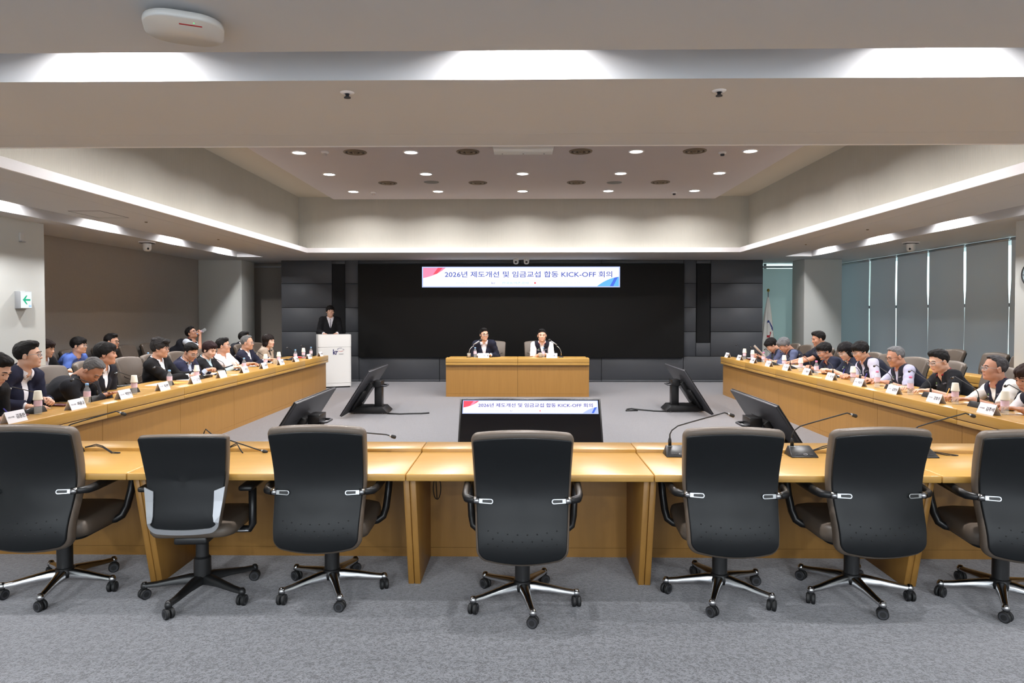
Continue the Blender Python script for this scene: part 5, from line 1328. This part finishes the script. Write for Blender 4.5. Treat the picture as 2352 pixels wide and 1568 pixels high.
# chairs of the two side rows (seat numbers from the front), and of the back rows
for k in range(12):
    w = 'empty ' if k in (0, 7) else ''
    chair_at(-5.05 - (0.08 if k in (7,) else 0), SITY.get(('l', k), LSEAT[k] + (0.05 if k == 7 else 0)), -90 + (6 if k == 7 else random.uniform(-5, 5)), '%staupe leather chair at the left desk, %s from the podium' % (w, ORD[k]), 'left desk chairs')
for k in range(11):
    w = 'empty ' if k == 0 else ''
    chair_at(5.02, SITY.get(('r', k), RSEAT[k]), 90 + random.uniform(-6, 6), '%staupe leather chair at the right desk, %s from the screen wall' % (w, ORD[k]), 'right desk chairs')
for k, y in enumerate((9.80, 10.40, 11.08, 11.9, 12.65, 13.40)):
    chair_at(-7.12, y, -90, 'taupe chair of the back row by the brown wall, %s from the pier' % ORD[k], 'left back chairs')
for k, y in enumerate((9.70, 10.32, 11.3)):
    chair_at(6.80, y, 90, 'empty taupe chair of the back row by the blinds, %s from the pier' % ORD[k], 'right back chairs')
chair_at(-5.97, 13.75, -90, 'taupe chair behind the half hidden person at the far left', 'left back chairs')

# ================================================================ THINGS ON THE DESKS
def make_mic(dx, z1, z2):
    t = thing('conference_microphone', '', 'microphone')
    V = [(-0.0825, -0.078, 0), (0.0825, -0.078, 0), (0.0825, 0.052, 0), (-0.0825, 0.052, 0), (-0.0825, -0.078, 0.006), (0.0825, -0.078, 0.006),
         (-0.066, 0.012, 0.056), (0.066, 0.012, 0.056), (0.066, 0.034, 0.056), (-0.066, 0.034, 0.056)]
    F = [(3, 2, 1, 0), (0, 1, 5, 4), (4, 5, 7, 6), (6, 7, 8, 9), (9, 8, 2, 3), (1, 2, 8, 7, 5), (0, 4, 6, 9, 3)]
    o = mobj('base', V, F, M['plastic'], t); bevel_mesh(o, 0.003)
    n = Vector((0, -0.05, 0.09)).normalized()
    for x, w in ((-0.045, 0.004), (-0.032, 0.004), (-0.019, 0.004), (0.045, 0.010)):
        MB().box(x - w, x + w, -0.004, 0.004, 0, 0.0012).ob('button', M['plastic_d'], o, loc=(0, -0.058, 0.0172), rot=(R(29), 0, 0))
    bb = MB().tube([(0.012 * math.cos(a) + 0.01, 0.006 * math.sin(a), 0) for a in np.linspace(0, 2 * PI, 15)], 0.0015, 5).ob('talk_ring', M['silver'], o, True, (0, -0.058, 0.0178), (R(29), 0, 0))
    MB().box(-0.06, -0.03, -0.002, 0.002, 0, 0.001).ob('maker_mark', M['silver'], o, loc=(0, 0.005, 0.0525), rot=(R(29), 0, 0))
    MB().lathe([(0.011, 0.0), (0.011, 0.03), (0.008, 0.045), (0.005, 0.05)], 12, (-0.042, 0.023, 0.055)).ob('sleeve', M['plastic'], t, True)
    x0 = -0.042
    pts = [(x0, 0.023, 0.095), (x0, 0.023, 0.125), (x0 + 0.012, 0.023, 0.150), (x0 + 0.05, 0.024, 0.150 + (z1 - 0.15) * 0.25)]
    pts += [(x0 + dx * s, 0.026, 0.15 + (z1 - 0.15) * (0.25 + 0.75 * (s - 0.12) / 0.76)) for s in (0.3, 0.5, 0.7, 0.88)] + [(x0 + dx * 0.95, 0.026, z2)]
    MB().tube(pts, 0.0042, 8).ob('gooseneck', M['rubber'], t, True)
    p = Vector(pts[-1]); d = (Vector(pts[-1]) - Vector(pts[-2])).normalized()
    MB().tube([p - d * 0.006, p + d * 0.006], 0.0075, 10).ob('ring', M['silver'], t, True)
    MB().tube([p + d * 0.004, p + d * 0.010, p + d * 0.03, p + d * 0.036], [0.008, 0.0115, 0.0115, 0.007], 10).ob('capsule', M['rubber'], t, True)
    return t
mic = make_mic(0.39, 0.262, 0.252); mic_low = make_mic(0.39, 0.02, 0.012); mic_mid = make_mic(0.39, 0.118, 0.11)
for src, x, lab in ((mic, -2.89, 'desk microphone on the near desk beside the leftmost chair'), (mic_low, -1.985, 'drooping desk microphone on the near desk behind the silver-framed chair'),
                    (mic_mid, -1.165, 'low desk microphone on the near desk behind the third chair from the left'), ('c', 0.97, 'desk microphone on the near desk between the centre chair and the next chair right'),
                    ('c', 1.735, 'desk microphone on the near desk with looped cables, between two right chairs'), ('c', 2.47, 'desk microphone on the near desk left of the rightmost chair')):
    o = copy_tree(mic) if src == 'c' else src
    o.location = (x, 4.275, 0.73); tag(o, lab, 'microphone', 'near desk microphones')
def place_mic(x, y, z, rz, label, group):
    o = copy_tree(mic); o.location = (x, y, z); o.rotation_euler = (0, 0, R(rz)); tag(o, label, 'microphone', group)
for k, pts in enumerate(([(-2.80, 4.31, 0.76), (-2.74, 4.33, 0.775), (-2.68, 4.30, 0.77), (-2.60, 4.27, 0.737), (-2.55, 4.268, 0.735)],
                         [(-1.90, 4.31, 0.75), (-1.83, 4.33, 0.785), (-1.80, 4.30, 0.76), (-1.77, 4.27, 0.736)],
                         [(1.82, 4.30, 0.755), (1.90, 4.33, 0.775), (1.955, 4.32, 0.79), (1.975, 4.30, 0.77), (1.955, 4.27, 0.736)],
                         [(2.55, 4.30, 0.75), (2.60, 4.31, 0.745), (2.66, 4.28, 0.738), (2.70, 4.27, 0.735)])):
    b = MB().tube(pts, 0.0035, 6); b.tube([(p[0] + 0.006, p[1] - 0.006, p[2] + (-0.008 if 0 < i < len(pts) - 1 else 0)) for i, p in enumerate(pts)], 0.0035, 6)
    tag(b.ob('microphone_cable', M['rubber'], None, True), 'thin black twin cable looping on the near desk, %s from the left' % ORD[k], 'cable', 'near desk cables')
a = np.linspace(0, 2 * PI, 20)
tag(MB().tube([(-0.565 + 0.025 * math.sin(t_) * (1 if t_ < 9 else 1), 4.488, 0.46 - 0.075 * math.cos(t_)) for t_ in a] + [(-0.575, 4.488, 0.56), (-0.56, 4.488, 0.60)], 0.003, 6).ob('loose_cable', M['rubber'], None, True), 'black cable loop hanging under the middle near desk', 'cable')

_plate = MB().prism([(-0.036, 0), (0, 0.090), (0.036, 0), (0.0335, 0), (0, 0.0855), (-0.0335, 0)], 'x', -0.105, 0.105)
plate_me = None
def nameplate(x, y, z, rz, title, name, label, group):
    global plate_me
    t = thing('name_card', label, 'name card', (x, y, z), R(rz), group)
    if plate_me is None:
        o = _plate.ob('card', M['paper'], t); plate_me = o.data
    else: from_mesh('card', plate_me, t)
    rot = (R(68.2), 0, R(180))
    if name: from_mesh('name_lettering', fit_text(name, 0.098, 0.036, M['ink'], 0.0003, 0.006), t, (-0.047, 0.0195, 0.046), rot)
    if title: from_mesh('title_lettering', fit_text(title, 0.066, 0.014, M['ink_grey'], 0.0003), t, (0.055, 0.0195, 0.046), rot)
LN = ['이수정', '김은경', '정재훈', '한동주', '윤혜진', '박상준', '', '김근철', '최진만', '박민석', '이용규', '김종한']
RN = ['문상필', '오세진', '장태호', '조성민', '김보경', '황정수', '최영', '이승주', '김영호', '강효무', '김주석']
for k in range(12):
    nameplate(-4.05, LSEAT[k] + 0.0, 0.75, -90, '인사노무처장' if LN[k] else '', LN[k], 'white folded name card on the left desk, %s from the podium' % ORD[k], 'left name cards')
    place_mic(-4.33, LSEAT[k] - 0.12 + (0.05 if k % 3 == 0 else 0), 0.73, -90, 'black desk microphone on the left desk, %s from the podium' % ORD[k], 'left desk microphones')
for k in range(11):
    nameplate(4.01, RSEAT[k], 0.75, 90, '수석부위원장', RN[k], 'white folded name card on the right desk, %s from the screen wall' % ORD[k], 'right name cards')
    place_mic(4.28, RSEAT[k] + (-0.20 if k else -0.1), 0.73, 90, 'black desk microphone on the right desk, %s from the screen wall' % ORD[k], 'right desk microphones')

def make_bottle(capm):
    t = thing('water_bottle', '', 'bottle')
    MB().lathe([(0.026, 0.0), (0.030, 0.006), (0.0305, 0.03), (0.0285, 0.05), (0.0305, 0.07), (0.0305, 0.125), (0.028, 0.140), (0.017, 0.160), (0.0135, 0.170), (0.0135, 0.180)], 18).ob('body', M['bottle'], t, True)
    MB().lathe([(0.0312, 0.072), (0.0312, 0.122)], 18, cap=False).ob('wrapper', M['label_pink'], t, True)
    MB().lathe([(0.0155, 0.176), (0.0155, 0.196), (0.013, 0.199)], 16).ob('cap', capm, t, True)
    MB().lathe([(0.0, 0.004), (0.0275, 0.005), (0.0285, 0.03), (0.0265, 0.05), (0.0285, 0.07), (0.0285, 0.12), (0.0, 0.12)], 14, cap=False).ob('water', M['water'], t, True)
    return t
def make_cup():
    t = thing('paper_cup', '', 'cup')
    MB().lathe([(0.036, 0.0), (0.0375, 0.002), (0.0365, 0.005), (0.027, 0.076), (0.025, 0.078), (0.0, 0.0775)], 22, cap=False).ob('wall', M['cup'], t, True)
    return t
bot_b, bot_p, cupo = make_bottle(M['cap_blue']), make_bottle(M['cap_pink']), make_cup()
used = set()
def put(src, x, y, z, label, cat, group, rot=None):
    o = src if src.name not in used else copy_tree(src); used.add(src.name)
    o.location = (x, y, z)
    if rot: o.rotation_euler = rot
    tag(o, label, cat, group); return o
LB = [(13.32, 0), (12.86, 1), (12.40, 0), (11.55, 1), (10.95, 1), (10.10, 0), (8.62, 1), (7.95, 0), (7.22, 1), (6.43, 0), (5.77, 1)]
for k, (y, c) in enumerate(LB):
    put(bot_b, -4.15, y, 0.75, 'blue-capped water bottle on the left desk, %s from the podium' % ORD[k] if not c else 'water bottle under a paper cup on the left desk, %s from the podium' % ORD[k], 'bottle', 'left desk bottles')
    if c: put(cupo, -4.15, y, 0.875, 'upturned white paper cup on a bottle, left desk, %s bottle from the podium' % ORD[k], 'cup', 'upturned cups')
RB = [(12.72, 1), (12.28, 1), (11.72, 0), (10.80, 1), (10.16, 1), (9.62, 0), (8.56, 1), (7.98, 0), (7.30, 0), (6.55, 1), (5.88, 1)]
for k, (y, c) in enumerate(RB):
    put(bot_p, 4.12, y, 0.75, 'pink-capped water bottle on the right desk, %s from the screen wall' % ORD[k] if not c else 'water bottle under a paper cup on the right desk, %s from the screen wall' % ORD[k], 'bottle', 'right desk bottles')
    if c: put(cupo, 4.12, y, 0.875, 'upturned white paper cup on a bottle, right desk, %s bottle from the screen wall' % ORD[k], 'cup', 'upturned cups')
for k, (x, y, z, s) in enumerate(((-4.22, 6.50, 0.73, 'left desk, beside the second bottle from the near end'), (-4.24, 11.62, 0.73, 'left desk, far half'), (4.25, 7.86, 0.73, 'right desk, beside a pink-capped bottle'), (4.28, 11.66, 0.73, 'right desk, far half'), (4.42, 5.55, 0.73, 'right desk, at the near end'))):
    put(cupo, x, y, z + 0.079, 'upright paper cup on the %s' % s, 'cup', 'standing cups', (R(180), 0, 0))
put(bot_b, -6.32, 11.42, 0.75, 'water bottle on the left back desk beside the man in black', 'bottle', 'left desk bottles')
put(bot_b, -6.315, 13.505, 1.292, 'water bottle tipped to the mouth of the drinking man', 'bottle', None, (0, R(-120), 0))
def tumbler(x, y, z, label):
    t = thing('drinking_glass', label, 'glass', (x, y, z), 0, 'drinking glasses')
    MB().lathe([(0.0, 0.004), (0.031, 0.004), (0.033, 0.01), (0.037, 0.085), (0.0345, 0.085), (0.031, 0.012), (0.0, 0.012)], 20, cap=False).ob('wall', M['glassware'], t, True)
    MB().lathe([(0.0, 0.013), (0.0305, 0.013), (0.0325, 0.05), (0.0, 0.05)], 18, cap=False).ob('drink', mat('tea%d' % int(x * 100), (200, 170, 120), 0.2), t, True)
tumbler(-4.14, 9.28, 0.75, 'drinking glass beside the blank name card on the left desk')
tumbler(-1.04, 13.24, 0.75, 'drinking glass on the head desk before the man in the suit')
tumbler(0.345, 13.22, 0.75, 'drinking glass on the head desk before the man in the vest')
put(bot_b, -0.92, 13.24, 0.75, 'water bottle on the head desk before the man in the suit', 'bottle', 'head desk bottles')
put(bot_b, 0.405, 13.25, 0.75, 'water bottle on the head desk before the man in the vest', 'bottle', 'head desk bottles')
nameplate(-0.75, 13.16, 0.75, 180, '사 장', '김인중', 'white name card on the head desk before the man in the suit', 'head name cards')
nameplate(0.565, 13.16, 0.75, 180, '위원장', '김준식', 'white name card on the head desk before the man in the vest', 'head name cards')
def head_mic(x, s, label):
    t = thing('gooseneck_microphone', label, 'microphone', (x, 13.30, 0.75), 0, 'head desk microphones')
    MB().lathe([(0.045, 0), (0.045, 0.012), (0.02, 0.02), (0.012, 0.03)], 18).ob('base', M['plastic'], t, True)
    MB().tube([(0, 0, 0.02), (0, 0, 0.10), (s * 0.02, 0.01, 0.16), (s * 0.06, 0.03, 0.205), (s * 0.09, 0.04, 0.225)], 0.008, 10).ob('stem', M['chrome'], t, True)
    MB().tube([(s * 0.085, 0.04, 0.245), (s * 0.20, 0.07, 0.315)], [0.010, 0.014], 10).ob('arm', M['silver'], t, True)
    MB().ellipsoid((s * 0.225, 0.075, 0.33), (0.03, 0.028, 0.03)).ob('foam', M['rubber'], t, True)
head_mic(-1.045, 1, 'silver gooseneck microphone at the left end of the head desk'); head_mic(0.755, -1, 'silver gooseneck microphone at the right end of the head desk')

# papers, folders, phones and pens
def sheet(x, y, z, w, d, h, rz, m, name, label, cat, group):
    o = bevbox(name, -w / 2, w / 2, -d / 2, d / 2, 0, h, m, None, 0.0008 if h < 0.006 else 0.002, 1)
    o.location = (x, y, z); o.rotation_euler = (0, 0, R(rz)); tag(o, label, cat, group); return o
for k in range(12):
    w = 0.73
    sheet(-4.50, LSEAT[k] + random.uniform(-0.05, 0.05), w, 0.30, 0.21, 0.004, random.uniform(-8, 8) + 90, M['paper'], 'paper_sheet', 'white document on the left desk before the seat %s from the podium' % ORD[k], 'paper', 'left desk papers')
for k in range(11):
    sheet(4.48, RSEAT[k] + random.uniform(-0.05, 0.05), 0.73, 0.30, 0.21, 0.004, random.uniform(-8, 8) + 90, M['paper'], 'paper_sheet', 'white document on the right desk before the seat %s from the screen wall' % ORD[k], 'paper', 'right desk papers')
for x, y, w, d, h, rz, m, nm, lab, cat in (
        (-4.28, 5.62, 0.32, 0.05, 0.02, 80, M['folder_red'], 'pencil_case', 'dark red case on the left desk at the near end', 'case'),
        (-4.42, 6.45, 0.10, 0.17, 0.012, 75, M['folder_red'], 'notebook', 'dark red notebook before the man with clasped hands', 'notebook'),
        (-4.40, 6.98, 0.17, 0.24, 0.010, 80, M['screen_off'], 'tablet', 'black tablet under the hands of the bowed man', 'tablet'),
        (-4.40, 8.55, 0.21, 0.29, 0.004, 70, M['pen_orange'], 'folder', 'orange edged folder before the empty left chair', 'folder'),
        (-4.42, 9.25, 0.20, 0.28, 0.030, 84, M['screen_off'], 'binder', 'black binder before the man with swept-up hair', 'binder'),
        (-4.36, 12.75, 0.21, 0.28, 0.010, 80, M['screen_off'], 'folder', 'black folder before the woman in beige', 'folder'),
        (-4.40, 13.45, 0.22, 0.30, 0.012, 85, M['ink_red'], 'folder', 'red edged folder at the podium end of the left desk', 'folder'),
        (4.46, 8.80, 0.22, 0.31, 0.005, 82, M['folder_yellow'], 'folder', 'yellow folder on the right desk before the man with the blue pen', 'folder'),
        (4.36, 8.02, 0.075, 0.15, 0.009, 70, M['folder_red'], 'phone', 'dark red phone on the right desk before the grey-haired man', 'phone'),
        (4.34, 7.25, 0.075, 0.15, 0.009, 60, M['screen_off'], 'phone', 'black phone on the right desk before the man in black', 'phone'),
        (4.40, 6.30, 0.10, 0.16, 0.010, 50, M['screen_off'], 'phone', 'black phone on the right desk near the white-sleeved man', 'phone'),
        (4.42, 9.95, 0.075, 0.15, 0.009, 75, M['folder_red'], 'phone', 'dark phone on the right desk before the woman', 'phone'),
        (4.40, 11.10, 0.21, 0.29, 0.028, 86, M['paper'], 'document_stack', 'thick white document stack on the far right desk', 'documents'),
        (4.42, 12.95, 0.21, 0.29, 0.020, 86, M['folder_red'], 'binder', 'dark binder at the far right desk', 'binder'),
        (-6.30, 9.45, 0.23, 0.33, 0.018, 85, M['paper'], 'white_tray', 'white flat box at the near end of the left back desk', 'box')):
    sheet(x, y, 0.75 if x < -6 else 0.734, w, d, h, rz, m, nm, lab, cat, 'desk papers and phones')
o = sheet(4.42, 12.78, 0.90, 0.21, 0.29, 0.002, 60, M['paper'], 'held_sheet', 'sheet of paper held up by the man at the far right', 'paper', 'right desk papers'); o.rotation_euler = (R(48), R(10), R(78))
def pen(p, q, m, label):
    tt = thing('pen', label, 'pen', p, 0, 'pens'); p, q = Vector(p), Vector(q); d = q - p
    MB().tube([(0, 0, 0), d * 0.08, d], [0.0012, 0.0045, 0.0045], 8).ob('barrel', m, tt, True); MB().tube([d, d * 1.03], 0.0035, 8).ob('end_cap', M['plastic'], tt, True)
def held_pen(who, hand, m, label):
    for kx, v in HANDPOS.items():
        if kx.startswith(who):
            w, d = v[hand]; d = np.array([d[0], d[1], 0]); d /= np.linalg.norm(d)
            pen(tuple(w + d * 0.135 + np.array([0, 0, 0.735 - w[2]])), tuple(w + d * 0.045 + np.array([0, 0, 0.085])), m, label); return
held_pen('man in dark vest and pale', 1, M['pen_blue'], 'blue pen held by the man in pale sleeves')
held_pen('grey-haired man in navy vest with lavender', 1, M['pen_blue'], 'blue pen held by the grey-haired man at the right desk')
held_pen('man in navy vest with white sleeves, head', 1, M['pen_orange'], 'orange pencil held by the white-sleeved man')
held_pen('man in vest and white sleeves', 1, M['plastic'], 'dark pen held by the man at the right picture edge')
held_pen('short-haired woman', 1, M['pen_orange'], 'orange pencil held by the woman in black')
held_pen('man in black suit with swept', 1, M['silver'], 'silver pen held by the man with swept-up hair')
held_pen('man in dark suit writing', 1, M['pen_blue'], 'blue pen held by the man at the left picture edge')
